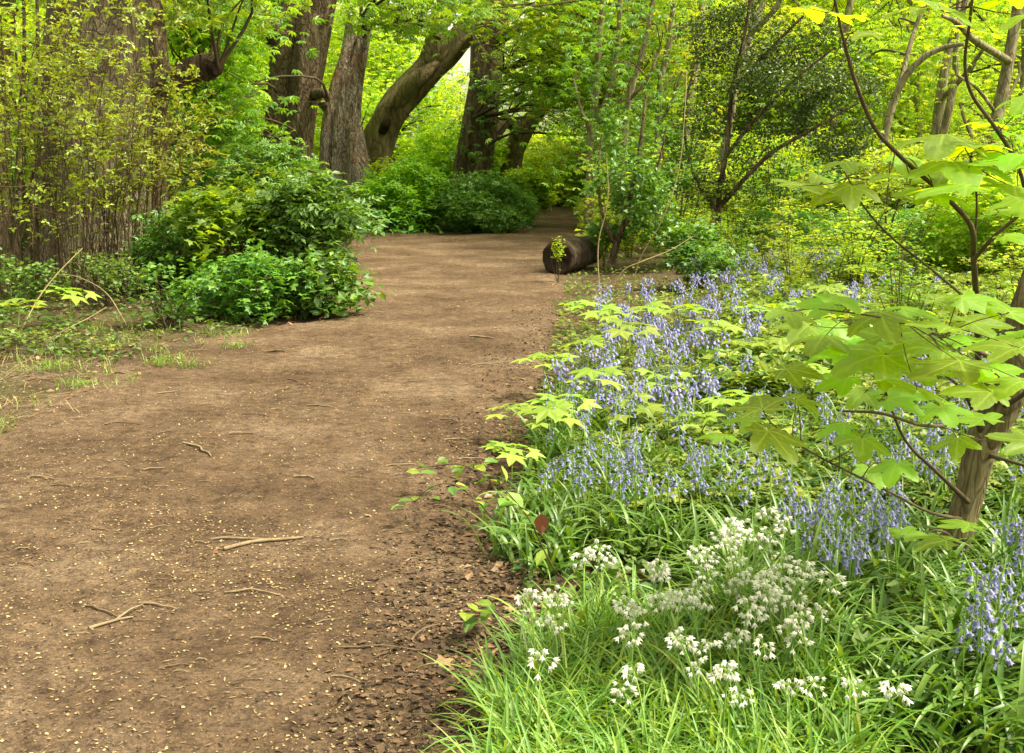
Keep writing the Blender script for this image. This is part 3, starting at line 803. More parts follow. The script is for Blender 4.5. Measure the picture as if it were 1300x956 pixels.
# anonymous slim poles deeper in the wood, right and centre
proto = None
polemb = MB()
slim = []
for v_ in range(4):
    r = thing('young_tree', 'slim pale pole tree deep in the bright wood right of the path', 'tree', group='slim pole trees deep in the right wood')
    mb = MB(); lean = random.uniform(-1.2, 1.2); A = []
    pts = [(0, 0, 0), (lean * 0.15, 0.1, 2), (lean * 0.5, -0.1, 4.5), (lean, 0.2, 7), (lean * 1.6, 0, 10)]
    mb.tube(pts, [0.13, 0.10, 0.085, 0.065, 0.03], 8, ridge=0.05, steps=5)
    mb.build('trunk', M['palebark'], r)
    mb = MB()
    for k in range(7):
        z0 = random.uniform(1.8, 8); a = random.uniform(0, 6.28); L = random.uniform(1, 2.4)
        x0 = lean * np.interp(z0, [0, 2, 4.5, 7, 10], [0, .15, .5, 1, 1.6])
        e = (x0 + L * math.cos(a), L * math.sin(a), z0 + L * random.uniform(0.4, 1.1))
        mb.tube([(x0, 0, z0), ((x0 + e[0]) / 2, e[1] / 2, (z0 + e[2]) / 2 - 0.1), e], [0.045, 0.03, 0.012], 5, steps=3)
        A.append(e)
    mb.build('limbs', M['palebark'], r)
    mb = MB(); c = np.repeat(np.array(A + [(lean, 0, 7.5), (lean * 1.5, 0, 9.5), (lean * .4, .6, 4), (0.2, -.5, 2.6)]), 260, 0)
    p = c + rng.normal(size=c.shape) * [0.8, 0.8, 0.5]
    mb.scatter(CHEST if v_ % 2 else PINN, p, rots(len(p), 0.2, 0.5), rng.uniform(0.14, 0.26, len(p)))
    mb.build('crown', M['spring'], r, smooth=False)
    KIDS[r.name] = list(r.children) or [o for o in COL.objects if o.parent == r]
    slim.append(r)
for i in range(34):
    x = random.uniform(760, 1330); d = random.uniform(27, 55)
    p = P(x, 250, d); src = slim[i % 4]
    loc = (p[0], d, -0.05); rz = random.uniform(0, 6.28)
    if i < 4:
        src.location = loc; src.rotation_euler = (0, 0, rz)
    else:
        dup(src, loc, rz, random.uniform(0.85, 1.3))
for i in range(16):
    x = random.uniform(-60, 560); d = random.uniform(36, 60)
    p = P(x, 250, d)
    dup(slim[i % 4], (p[0], d, -0.05), random.uniform(0, 6.28), random.uniform(0.9, 1.3), 'slim pole tree in the wood left of the path behind the big trunks', 'slim pole trees behind the big trunks')

# ------------------------------------------------------------------ background wood: leafy trees and understorey
def leafy_proto(name, label, cat, kind, group, H, R, N, leaf, size, mat, trunk=True, low=0.5, gaps=0.05, gs=1.0, tilt=0.5):
    r = thing(name, label, cat, group=group)
    mb = MB()
    if trunk:
        mb.tube([(0, 0, 0), (0.2, 0.1, H * 0.25), (-0.1, 0.2, H * 0.5), (0.1, 0, H * 0.9)], [0.24, 0.19, 0.14, 0.04], 10, ridge=0.08, steps=6)
        mb.build('trunk', M['bark'], r); mb = MB()
        for k in range(12):
            z0 = H * random.uniform(0.2, 0.75); a = random.uniform(0, 6.28); L = R * random.uniform(0.6, 0.95)
            mb.tube([(0, 0.1, z0), (L * .5 * math.cos(a), L * .5 * math.sin(a), z0 + L * .3), (L * math.cos(a), L * math.sin(a), z0 + L * .35)], [0.09, 0.05, 0.015], 5, steps=3)
        mb.build('limbs', M['bark'], r); mb = MB()
    else:
        for k in range(14):
            a = random.uniform(0, 6.28); L = R * random.uniform(0.4, 0.9)
            mb.tube([(0, 0, 0), (L * .4 * math.cos(a), L * .4 * math.sin(a), H * .45), (L * math.cos(a), L * math.sin(a), H * random.uniform(.7, .95))], [0.02, 0.014, 0.005], 5, steps=3)
        mb.build('stems', M['twigbark'], r); mb = MB()
    p = ell_points(N, (0, 0, low + (H - low) / 2), (R, R, (H - low) / 2), gaps, gs, 0.75, seed=random.random() * 20)
    p[:, 2] = np.maximum(p[:, 2], 0.1 + rng.uniform(0, .3, len(p)))
    mb.scatter(leaf, p, rots(N, 0.25, tilt), rng.uniform(0.7, 1.3, N) * size)
    mb.build('crown' if trunk else 'foliage', M[mat], r, smooth=False)
    KIDS[r.name] = [o for o in COL.objects if o.parent == r]
    return r


GB = 'leafy trees filling the far wood'
LB = 'leafy spring tree standing far back in the wood'
bt = [leafy_proto('leafy_tree', LB, 'tree', '', GB, 13, 4.2, 5580, CHEST, 0.32, 'spring', low=1.0, gaps=0.0, gs=0.9),
      leafy_proto('leafy_tree', LB, 'tree', '', GB, 12, 3.8, 5270, PINN, 0.36, 'spring', low=0.8, gaps=0.0, gs=1.0),
      leafy_proto('leafy_tree', LB, 'tree', '', GB, 10, 3.4, 5580, SMALL3, 0.22, 'spring', low=0.6, gaps=0.0, gs=1.2)]
used = set()


def place(src, x, d, s=1.0, label=None, group=None, zoff=-0.05):
    p = P(x, 250, d); loc = (p[0], d, zg(p[0], d) + zoff); rz = random.uniform(0, 6.28)
    sc_ = (s * random.uniform(.9, 1.1), s * random.uniform(.9, 1.1), s)
    if src.name not in used:
        used.add(src.name); src.location = loc; src.rotation_euler = (0, 0, rz); src.scale = sc_
        if label:
            src['label'] = label
        if group:
            src['group'] = group
        return src
    return dup(src, loc, rz, sc_, label, group)


for d0, n, x0, x1 in ((54, 6, -150, 1450), (70, 8, -200, 1500), (92, 9, -250, 1550)):
    for i in range(n):
        x = x0 + (x1 - x0) * (i + random.uniform(0.2, 0.8)) / n; d = d0 + random.uniform(-5, 5)
        if x > 1080 and random.random() < 0.5:
            continue
        if 640 < x < 760 and d < 80:
            continue
        place(random.choice(bt), x, d, random.uniform(0.85, 1.15) * (0.62 + (d - 54) / 75))
# trees of the middle distance either side
for x, d in ((-40, 30), (90, 34), (205, 38), (300, 42), (500, 52), (250, 30)):
    place(bt[(x // 7) % 3], x, d, 0.9, 'leafy green tree behind the big trunks on the left', 'leafy trees behind the left trunks')
for x, d in ((1010, 36), (1360, 40), (900, 42), (820, 48)):
    place(bt[(x // 10) % 3], x, d, 0.85, 'leafy yellow-green tree behind the holly in the right wood', 'leafy trees behind the holly')

GU = 'low bushes under the far trees'; LU = 'low bright green bush under the trees deep in the wood'
bu = [leafy_proto('bush', LU, 'bush', '', GU, 2.3, 1.5, 4200, SMALL3, 0.13, 'spring', False, 0.0, 0.0, 2.0),
      leafy_proto('bush', LU, 'bush', '', GU, 1.8, 1.4, 3600, PINN, 0.17, 'midgreen', False, 0.0, 0.0, 2.0),
      leafy_proto('bush', LU, 'bush', '', GU, 2.6, 1.3, 3600, OVAL, 0.11, 'chestnut', False, 0.0, 0.05, 2.0)]
for i in range(34):
    x = random.choice([random.uniform(-60, 640), random.uniform(760, 1360)]); d = random.uniform(36, 62)
    place(random.choice(bu), x, d, random.uniform(0.9, 1.4))
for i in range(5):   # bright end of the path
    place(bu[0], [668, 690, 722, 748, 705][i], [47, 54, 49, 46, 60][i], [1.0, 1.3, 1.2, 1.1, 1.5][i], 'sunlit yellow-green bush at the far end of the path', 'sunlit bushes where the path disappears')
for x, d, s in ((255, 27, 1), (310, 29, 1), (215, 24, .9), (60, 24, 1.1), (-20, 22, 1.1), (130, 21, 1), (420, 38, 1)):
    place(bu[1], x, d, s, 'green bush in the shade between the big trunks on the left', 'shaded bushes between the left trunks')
for x, d, s in ((1080, 22, .8), (1150, 20, .8), (1220, 19, .8), (1290, 17, .8), (1010, 24, .9), (1340, 20, 1), (1110, 27, 1), (1240, 26, 1), (960, 27, 1), (900, 28, .9), (1180, 15.5, .55), (1285, 14, .6), (1100, 17.5, .5)):
    place(random.choice([bu[0], bu[1], bu[2]]), x, d, s, 'green bush on the right behind the bluebells', 'bushes behind the bluebells')

# the shrubs at the foot of the chestnuts
def px_bush(label, name, cx, cy, d, rx, ry, N, leaf, size, mat, seed=0, gaps=0.0, rd=None, stems=16, gs=2.2, stemmat='twigbark', group=None, top=None, tilt=0.5, stemtop=0.9):
    """a single bush: its middle at pixel (cx, cy) at depth d and its size in pixels there"""
    c = P(cx, cy, d); s = d / F; r = thing(name, label, 'shrub', (c[0], c[1], zg(c[0], c[1])), group=group)
    R = np.array([rx * s, (rd or rx) * s, ry * s]); cz = c[2] - zg(c[0], c[1])
    p = ell_points(N, (0, 0, cz), R, gaps, gs, 0.7, seed)
    ns_ = max(8, N // 90); dd = rng.normal(size=(ns_, 3)); dd /= np.linalg.norm(dd, axis=1)[:, None]; dd[:, 2] = np.abs(dd[:, 2]) * 1.1 - 0.25
    tt_ = rng.uniform(0.55, 1.5, (ns_, 26, 1)); sp_ = (dd[:, None, :] * tt_ * R * rng.uniform(.75, 1.05, (ns_, 1, 1)) + rng.normal(size=(ns_, 26, 3)) * size * 0.6).reshape(-1, 3) + [0, 0, cz]
    p = np.concatenate([p[:int(N * 0.72)], sp_]); N = len(p)
    p[:, 2] = np.abs(p[:, 2] - 0.05) + 0.05
    mb = MB(); mb.scatter(leaf, p, rots(N, 0.3, tilt), rng.uniform(0.65, 1.3, N) * size); mb.build('foliage', M[mat], r, smooth=False)
    mb = MB()
    for k in range(stems):
        q = p[random.randrange(N)]; a = random.uniform(0, 6.28); b = np.array([math.cos(a) * R[0] * .25, math.sin(a) * R[1] * .25, 0])
        m_ = b * 0.5 + q * 0.5 * [0.7, 0.7, 1.1] + rng.normal(size=3) * 0.05
        k_ = min(1, ry * s / 0.6); mb.tube([b, m_, q], [0.014 * k_, 0.009 * k_, 0.004 * k_], 5, steps=4, cap=False)
    mb.build('stems', M[stemmat], r)
    return r


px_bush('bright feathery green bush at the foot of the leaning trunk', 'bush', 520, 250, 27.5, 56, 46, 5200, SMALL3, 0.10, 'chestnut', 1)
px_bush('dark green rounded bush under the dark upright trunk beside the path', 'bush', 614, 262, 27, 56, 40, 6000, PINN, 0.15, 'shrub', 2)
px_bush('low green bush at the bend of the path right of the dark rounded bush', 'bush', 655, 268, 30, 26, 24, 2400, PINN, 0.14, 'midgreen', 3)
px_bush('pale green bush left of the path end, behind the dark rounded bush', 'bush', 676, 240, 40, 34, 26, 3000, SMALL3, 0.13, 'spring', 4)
px_bush('small leafy sapling growing by the foot of the dead stump', 'bush', 492, 226, 29, 22, 30, 500, OVAL, 0.13, 'spring', 5)
# left shrubbery beside the path
px_bush('tall green shrub nearest the dead stump, spraying over the path edge', 'shrub', 392, 280, 12.2, 62, 66, 1500, PINN, 0.19, 'shrub', 6, gaps=0.05)
px_bush('pale-topped green shrub in the middle of the left shrubbery', 'shrub', 300, 300, 12.4, 70, 62, 1900, PALM, 0.15, 'chestnut', 7, gaps=0.05)
px_bush('low dark green shrub whose tip reaches onto the path', 'shrub', 408, 362, 11.6, 54, 44, 1500, OVAL, 0.105, 'shrub', 8)
px_bush('low leafy shrub in front of the left shrubbery above the bare soil', 'shrub', 318, 366, 11.3, 76, 46, 1800, PALM, 0.12, 'midgreen', 9)
px_bush('dark green shrub between the yellow twiggy shrub and the pale-topped shrub', 'shrub', 225, 320, 12.8, 52, 58, 1200, PINN, 0.17, 'shrub', 10, gaps=0.1)
px_bush('thin twiggy shrub with few leaves at the front of the left verge', 'shrub', 212, 372, 10.4, 40, 42, 420, OVAL, 0.075, 'shrub', 11, gaps=0.1, stems=22)
px_bush('green shrub low behind the left shrubbery beneath the twin trunk', 'shrub', 340, 225, 19, 50, 46, 1500, PINN, 0.2, 'midgreen', 12)

# yellow twiggy shrubs on the left
def twiggy(label, cx, d, H, W, nst, nl, lsize, seedv, dead=0.6, lean=0.3):
    p0 = P(cx, 300, d); r = thing('twiggy_shrub', label, 'shrub', (p0[0], d, zg(p0[0], d)))
    mb = MB(); ends = []
    for k in range(nst):
        a = random.uniform(0, 6.28); rr = W * math.sqrt(random.random()) * 0.5
        b = np.array([rr * math.cos(a), rr * math.sin(a) * .6, 0]); h = H * random.uniform(0.35, 1.0)
        out = np.array([math.cos(a) * random.uniform(.1, .6) * W + lean * h * 0.3, math.sin(a) * random.uniform(.1, .4) * W, 0])
        m1 = b + out * 0.25 + [0, 0, h * 0.45] + rng.normal(size=3) * 0.06; m2 = b + out * 0.65 + [0, 0, h * 0.8] + rng.normal(size=3) * 0.08
        e = b + out * 1.2 + [0, 0, h] + rng.normal(size=3) * 0.1
        r0 = random.uniform(0.004, 0.011)
        mb.tube([b, m1, m2, e], [r0, r0 * .8, r0 * .55, r0 * .25], 5, steps=4, cap=False)
        for _ in range(5):
            t_ = random.uniform(0.3, 1); q = m1 * (1 - t_) + m2 * t_ if random.random() < .5 else m2 * (1 - t_) + e * t_
            e2 = q + rng.normal(size=3) * [0.42, 0.35, 0.24] + [0.1 * lean, 0, 0.1]
            mb.tube([q, (q + e2) / 2 + rng.normal(size=3) * 0.04, e2], [r0 * .45, r0 * .35, r0 * .15], 4, steps=2, cap=False)
            ends += [q + (e2 - q) * u for u in (0.5, 0.8, 1.0)]
        ends += [m2, (m2 + e) / 2, e]
    mb.build('stems', M['twigbark'], r)
    E = np.array(ends); E = E[E[:, 2] > 0.22 * H * rng.uniform(0.2, 1.2, len(E))]
    idx = rng.integers(0, len(E), nl); p = E[idx] + rng.normal(size=(nl, 3)) * 0.05
    mb = MB(); mb.scatter(SMALL3, p, rots(nl, 0.6, 0.5), rng.uniform(0.6, 1.25, nl) * lsize)
    mb.build('foliage', M['yellow'], r, smooth=False); return r


twiggy('yellow-leaved twiggy shrub rising in front of the massive grey trunk', 95, 12.6, 3.3, 1.3, 46, 1500, 0.056, 1)
twiggy('yellow-leaved twiggy shrub at the left edge of the photo', 5, 12.2, 3.4, 1.1, 38, 1100, 0.056, 2)
twiggy('yellow-leaved twiggy shrub leaning right towards the green shrubbery', 165, 13.2, 2.6, 1.2, 38, 1250, 0.056, 3, lean=0.5)
# dense thicket of bare brown stems at the bottom
mb = MB()
for k in range(150):
    x = random.uniform(-30, 205); d = random.uniform(12, 14.2); p = P(x, 300, d); b = np.array([p[0], d, 0.0])
    h = random.uniform(0.4, 1.5); e = b + [random.uniform(-.6, .65), random.uniform(-.3, .3), h * .8]
    mb.tube([b, (b + e) / 2 + rng.normal(size=3) * 0.07, e], [0.006, 0.004, 0.002], 4, steps=3, cap=False)
o = mb.build('thicket_twigs', M['twigbark']); tag(o, kind='stuff')

for cx_, cy_, d_, rx_, lab_ in ((30, 350, 11.4, 60, 'low green bush under the twiggy shrubs at the left edge'), (120, 352, 11.6, 60, 'low green bush under the twiggy shrubs right of the left edge')):
    px_bush(lab_, 'bush', cx_, cy_, d_, rx_, 30, 900, OVAL, 0.055, 'shrub', cx_, gaps=0.15)
# saplings, dark thin, far left
for x, lab in ((26, 'thin dark sapling left of the massive grey trunk'), (43, 'second thin dark sapling close beside the massive grey trunk')):
    t = Tree('young_tree', lab, 'tree', x, 14.5, 'bark')
    t.part('trunk', [(x - 8, 360, 14.5, 8), (x - 2, 260, 14.5, 7), (x, 150, 14.5, 6), (x + 5, 60, 14.5, 5), (x + 2, -60, 14.5, 4)], 8, steps=5)
    t.part('limb', [(x - 2, 230, 14.5, 4), (x + 20, 130, 14.2, 3), (x + 50, 60, 14, 2)], 6)
    t.part('limb', [(x, 150, 14.5, 4), (x - 20, 90, 14.2, 3), (x - 25, 20, 14, 2)], 6)
    t.crown(SMALL3, M['yellow'], box_clumps(16, x - 40, x + 60, -60, 200, 13.8, 15), 16, 0.06, (0.25, 0.25, 0.2), tw=0.9, twr=0.008)

SAPL = []
LS = 'leafy light green sapling in the undergrowth of the right wood'
for v_ in range(4):
    r = thing('leafy_sapling', LS, 'sapling', group='leafy saplings of the right undergrowth'); mb = MB(); tips = []
    for k in range(4 + v_):
        a = random.uniform(0, 6.28); H = random.uniform(1.2, 2.8); o_ = random.uniform(.2, .8)
        pp = np.array([(0.03 * math.cos(a), 0.03 * math.sin(a), 0), (o_ * .3 * math.cos(a), o_ * .3 * math.sin(a), H * .5), (o_ * math.cos(a), o_ * math.sin(a), H)])
        mb.tube(pp, [.014, .010, .004], 6, steps=5); cc, _ = catmull(pp, np.ones(3), 6)
        for j in range(7):
            q = cc[random.randrange(3, len(cc))]; b2 = random.uniform(0, 6.28); L = random.uniform(.2, .55); e = q + [L * math.cos(b2), L * math.sin(b2), random.uniform(-.05, .2)]
            mb.tube([q, (q + e) / 2 + [0, 0, .04], e], [.005, .004, .002], 4, steps=2, cap=False); tips += [q + (e - q) * u for u in (.4, .7, 1)]
        tips.append(cc[-1])
    mb.build('stems', M['twigbark'], r); tips = np.array(tips); n_ = 620
    p = tips[rng.integers(0, len(tips), n_)] + rng.normal(size=(n_, 3)) * [.10, .10, .035]
    mb = MB(); mb.scatter([PALM, PINN, OVAL, PALM][v_], p, rots(n_, .1, .3), rng.uniform(.07, .15, n_)); mb.build('foliage', M[['seedling', 'spring', 'spring', 'chestnut'][v_]], r, smooth=False)
    KIDS[r.name] = [o for o in COL.objects if o.parent == r]; SAPL.append(r)
for i in range(46):
    d = random.uniform(11, 27); x = random.uniform(900 if d < 17 else 800, 1360)
    if x < 1090 and d < 17:
        d += 7
    place(SAPL[i % 4], x, d, random.uniform(.6, 1.05) * (0.75 if d < 14 else 1))
for i in range(9):
    x = random.uniform(1120, 1340); d = random.uniform(7.5, 10.5)
    place(SAPL[i % 4], x, d, random.uniform(.28, .42), 'short leafy sapling behind the near sycamore', 'short saplings behind the near sycamore')
for i in range(12):
    x = random.uniform(850, 1120); d = random.uniform(11.5, 16.5)
    place(SAPL[i % 4], x, d, random.uniform(.28, .5), 'knee-high leafy sapling standing among the far bluebells', 'low saplings among the far bluebells')
for i in range(8):
    x = random.uniform(745, 900); d = random.uniform(15.5, 24)
    place(SAPL[i % 4], x, d, random.uniform(.4, .7), 'short leafy sapling around the log and hazel', 'short saplings around the log')

# ------------------------------------------------------------------ holly and hazel clump right of the log
def clump_px(name, label, cat, x, d, trunk, limbs, ells, leaf, size, mat, gaps, gs, bark, tilt=0.7):
    t = Tree(name, label, cat, x, d, bark)
    t.part('trunk', [(a, b, d, w) for a, b, w in trunk], 12, steps=5, ridge=0.05)
    for l in limbs:
        t.part('limb', [(a, b, d + e, w) for a, b, w, e in l], 8, steps=4)
    mb = MB()
    for (cx, cy, dd, rx, ry, N) in ells:
        s = dd / F; p = ell_points(N, P(cx, cy, dd), (rx * s, rx * s * .9, ry * s), gaps, gs, 0.9, seed=cx * 0.1)
        p[:, 2] = np.maximum(p[:, 2], 0.1)
        mb.scatter(leaf, p - t.base, rots(N, 0.5, tilt), rng.uniform(.7, 1.3, N) * size)
    mb.build('crown', M[mat], t.root, smooth=False); return t


clump_px('holly_tree', 'dark evergreen holly with small glossy leaves standing right of the path', 'tree', 910, 17,
         [(904, 328, 10), (912, 280, 8), (914, 240, 7), (924, 180, 6), (930, 110, 5), (948, 30, 4), (960, -80, 4)],
         [[(914, 262, 7, 0), (950, 222, 6, -.4), (985, 190, 5, -.7), (1030, 165, 4, -1), (1090, 130, 3, -1.1)], [(920, 200, 6, 0), (960, 150, 5, -.3), (1010, 100, 4, -.6), (1060, 60, 3, -.8)],
          [(934, 110, 5, 0), (980, 60, 4, -.2), (1020, 20, 3, -.4)], [(912, 270, 6, 0), (880, 220, 4, .2), (868, 150, 3, .4), (880, 90, 3, .5)]],
         [(930, 60, 17.5, 66, 66, 4600), (1000, 110, 16.6, 80, 66, 5900), (1060, 140, 16.4, 66, 58, 4100), (905, 180, 17.4, 58, 66, 2200), (890, 260, 17, 44, 44, 1100), (985, 210, 16.8, 70, 46, 1300), (1050, 60, 17, 60, 44, 1600), (960, -60, 17.4, 90, 60, 1800), (1075, 205, 16.3, 40, 26, 500)],
         OVAL, 0.055, 'holly', 0.18, 2.6, 'bark')
clump_px('hazel_shrub', 'dark leafy hazel clump growing just behind and right of the log', 'shrub', 790, 16.3,
         [(776, 335, 9), (782, 312, 9), (790, 290, 7), (800, 250, 6), (812, 190, 5), (820, 120, 3)],
         [[(782, 312, 6, 0), (764, 270, 4, 0), (760, 220, 3, 0), (764, 170, 2, 0)], [(790, 290, 5, 0), (820, 250, 4, -.1), (838, 200, 3, -.2), (846, 160, 2, -.2)]],
         [(800, 240, 16.3, 52, 50, 1250), (838, 270, 16, 46, 44, 1150), (775, 275, 16.6, 32, 36, 600), (850, 200, 16.6, 40, 40, 600), (810, 180, 16.8, 46, 40, 500)],
         OVAL, 0.085, 'shrub', 0.12, 2.4, 'bark')
px_bush('leafy green bush rising out of the far bluebells', 'bush', 895, 320, 13.6, 50, 34, 1500, PALM, 0.10, 'shrub', 21, gaps=0.05)
px_bush('sparse green bush in front of the right wood above the far bluebells', 'bush', 1000, 290, 17, 60, 30, 1500, PINN, 0.12, 'midgreen', 22, gaps=0.1)

# ------------------------------------------------------------------ the log
lx, ly = G(709, 347)
r = thing('log', 'cut log with a dark rotten end lying at the right edge of the path', 'log', (lx, ly, zg(lx, ly)), group=None)
mb = MB(); R0 = 0.25
ax = np.array([0.48, 1.0, 0.03]); ax /= np.linalg.norm(ax)
c0 = np.array([0, 0, R0 - 0.01])
mb.tube([c0, c0 + ax * 0.3, c0 + ax * 0.6, c0 + ax * 0.9, c0 + ax * 1.2], [R0 * 1.0, R0, R0 * .97, R0 * .93, R0 * .9], 36, ridge=0.06, steps=8, smooth=True)
mb.build('bark', solid_mat('log_bark', [(0.015, 0.011, 0.006), (0.05, 0.036, 0.02), (0.11, 0.085, 0.05)], 0.9, 7, 1.0, dist=0.04), r)
mb = MB()
n = 36; a = np.linspace(0, 2 * PI, n, endpoint=False); u = np.cross(ax, [0, 0, 1.0]); u /= np.linalg.norm(u); w_ = np.cross(u, ax)
rings = []
for rr, dp in ((1.03, 0.03), (1.0, -0.02), (0.88, -0.035), (0.74, -0.02), (0.5, 0.02), (0.25, 0.03), (0.02, 0.02)):
    f = rr * (1 + 0.03 * pnoise(np.cos(a) * 2, np.sin(a) * 2, rr, 2, 3))
    rings.append(c0 + ax * (dp + 0.03 * pnoise(np.cos(a) * 4, np.sin(a) * 4, rr * 3, 1, 1))[:, None] - ax * 0.004 + R0 * f[:, None] * (np.cos(a)[:, None] * u + np.sin(a)[:, None] * w_))
mb.grid(np.array(rings), True)
mb.build('cut_end', M['darkwood'], r)
px_bush('tiny yellow-green sprig growing in front of the log end', 'sprig', 708, 322, 15.0, 3.5, 20, 16, OVAL, 0.05, 'spring', 23, stems=4)


# ------------------------------------------------------------------ tall dry stalks
def stalk(label, px, w, mat='straw', group=None, name='dry_stem', cat='stem'):
    x, y, d = px[0]; b = P(x, y, d); b[2] = zg(b[0], b[1])
    pts = [np.zeros(3)] + [P(x, y, d) - b for x, y, d in px[1:]]
    mb = MB(); mb.tube(pts, [w * d / F / 3 * (1 - 0.5 * i / len(pts)) for i, (x, y, d) in enumerate(px)], 6, steps=6)
    o = mb.build(name, M[mat]); o.location = tuple(b); tag(o, label, cat, group); return o


stalk('pale dry stem curving up beside the log', [(762, 372, 13.0), (759, 330, 13), (761, 300, 13), (769, 270, 13), (772, 240, 13), (770, 200, 13)], 2.6)
stalk('long pale bramble cane arching over the far bluebells', [(800, 362, 12.7), (812, 330, 12.6), (840, 280, 12.5), (862, 215, 12.5), (870, 130, 12.6), (872, 90, 12.8)], 2.4)
stalk('pale bramble cane bending low right of the log', [(770, 366, 12.6), (790, 345, 12.6), (815, 332, 12.6), (850, 318, 12.7), (880, 300, 12.8)], 2.4)
stalk('long dry cane leaning across the left verge', [(20, 436, 9.4), (48, 380, 9.8), (75, 345, 10), (105, 315, 10.2)], 2.6)
stalk('thin dry cane lying low over the left verge plants', [(48, 440, 9.2), (80, 420, 9.3), (110, 405, 9.6), (135, 390, 9.9)], 2.0)
stalk('bent dry cane on the left verge in front of the twiggy shrub', [(160, 405, 10.6), (135, 372, 10.8), (100, 352, 11), (72, 348, 11)], 2.0)

# ------------------------------------------------------------------ ground cover
def cover(name, N, mat, leaf, size, y0, y1, xl, xr, hmax, keep=None, pw=1.0, tilt=0.45, seed=1.0, thr=-0.3):
    p = cover_pts(N, y0, y1, pw, xl, xr)
    k = pnoise(p[:, 0], p[:, 1], 0, 1.5, seed) + rng.normal(0, 0.25, len(p)) > thr
    p = p[k]
    h = hmax * (0.55 + 0.45 * pnoise(p[:, 0], p[:, 1], 0, 2.3, seed + 2)) * rng.uniform(0.15, 1, len(p)) ** 0.7
    if keep is not None:
        h = h * keep(p)
    mb = MB(); z = hgt(p[:, 0], p[:, 1]) + 0.01 + np.maximum(h, 0)
    mb.scatter(leaf, np.column_stack([p, z]), rots(len(p), 0.15, tilt), rng.uniform(.6, 1.4, len(p)) * size)
    o = mb.build(name, M[mat], smooth=False); tag(o, kind='stuff'); return o


ramp_in = lambda p: np.clip((p[:, 0] - path_r(p[:, 1])) / 0.7, 0.15, 1)
ramp_l = lambda p: np.clip((path_l(p[:, 1]) - p[:, 0]) / 1.2, 0.1, 1)
cover('low_yellow_green_leaves', 46000, 'cover', PALM, 0.055, 4.4, 26, lambda y: path_r(y) + 0.05, lambda y: path_r(y) + 0.55 * y + 1, 0.33, ramp_in, 1.0, 0.4, 1, -0.25)
cover('low_dark_leaves', 22000, 'cover_dark', OVAL, 0.05, 2.9, 30, lambda y: path_r(y) + 0.05, lambda y: path_r(y) + 0.6 * y + 1, 0.16, ramp_in, 1.0, 0.6, 5, -0.5)
cover('leafy_undergrowth', 26000, 'cover', SMALL3, 0.075, 6.5, 30, lambda y: path_r(y) + 0.16 * y, lambda y: path_r(y) + 0.6 * y + 1, 0.34, None, 0.6, 0.5, 12, -0.6)
cover('nettle_and_ivy_cover', 15000, 'cover_dark', OVAL, 0.055, 8.6, 30, lambda y: path_l(y) - 0.5 * y, lambda y: path_l(y) - 0.15, 0.22, ramp_l, 1.0, 0.5, 8, -0.3)
cover('herb_cover', 6000, 'cover', PALM, 0.05, 8.8, 16, lambda y: path_l(y) - 0.35 * y, lambda y: path_l(y) - 0.35, 0.2, ramp_l, 1.0, 0.4, 9, 0.1)
# far floor under the trees
def far_cover(name, N, mat, leaf, size, sgn, hmax):
    y = rng.uniform(20, 75, N); e = path_r(y) if sgn > 0 else path_l(y)
    x = e + sgn * (0.3 + rng.uniform(0, 1, N) * (0.75 * y))
    z = hgt(x, y) + rng.uniform(0, hmax, N)
    mb = MB(); mb.scatter(leaf, np.column_stack([x, y, z]), rots(N, 0.2, 0.5), rng.uniform(.6, 1.4, N) * size)
    tag(mb.build(name, M[mat], smooth=False), kind='stuff')


far_cover('woodland_undergrowth', 34000, 'spring', SMALL3, 0.15, 1, 0.5)
far_cover('woodland_undergrowth', 30000, 'midgreen', SMALL3, 0.15, -1, 0.5)


def grass(name, N, mat, L, W, pts, th=1.25, bend=1.6, seg=5):
    n_ = len(pts); mb = MB(); z = hgt(pts[:, 0], pts[:, 1])
    blades(mb, np.column_stack([pts, z]), rng.uniform(0, 2 * PI, n_), rng.normal(th, 0.25, n_), L * rng.uniform(.5, 1.3, n_), W * rng.uniform(.7, 1.3, n_), bend * rng.uniform(.3, 1.4, n_), seg, 0.2)
    o = mb.build(name, M[mat]); tag(o, kind='stuff'); return o


# left verge grass tufts
c = cover_pts(75, 6.2, 13, 1.0, lambda y: path_l(y) - 1.6, lambda y: path_l(y) + 0.3)
p = (np.repeat(c, 16, 0) + rng.normal(size=(75 * 16, 2)) * 0.05)
grass('verge_grass', 0, 'grass', 0.12, 0.004, p)
for (x, y) in ((85, 470), (100, 488), (200, 462), (245, 462), (210, 458), (60, 470), (300, 438), (470, 345)):
    gx, gy = G(x, y); mb = MB(); n_ = 60; q = rng.normal(size=(n_, 2)) * 0.07
    blades(mb, np.column_stack([q, np.zeros(n_)]), rng.uniform(0, 6.28, n_), rng.normal(1.0, .3, n_), rng.uniform(.04, .12, n_), np.full(n_, .005), rng.uniform(.3, 1.5, n_), 4)
    mb.scatter(OVAL, np.column_stack([rng.normal(size=(24, 2)) * .06, rng.uniform(0.01, .06, 24)]), rots(24, .2, .4), rng.uniform(.015, .035, 24))
    o = mb.build('weed_tuft', M['garlic']); o.location = (gx, gy, zg(gx, gy) + 0.01)
    tag(o, 'small bright green weed tuft growing on the bare left side of the path', 'weed', 'weed tufts on the left of the path')
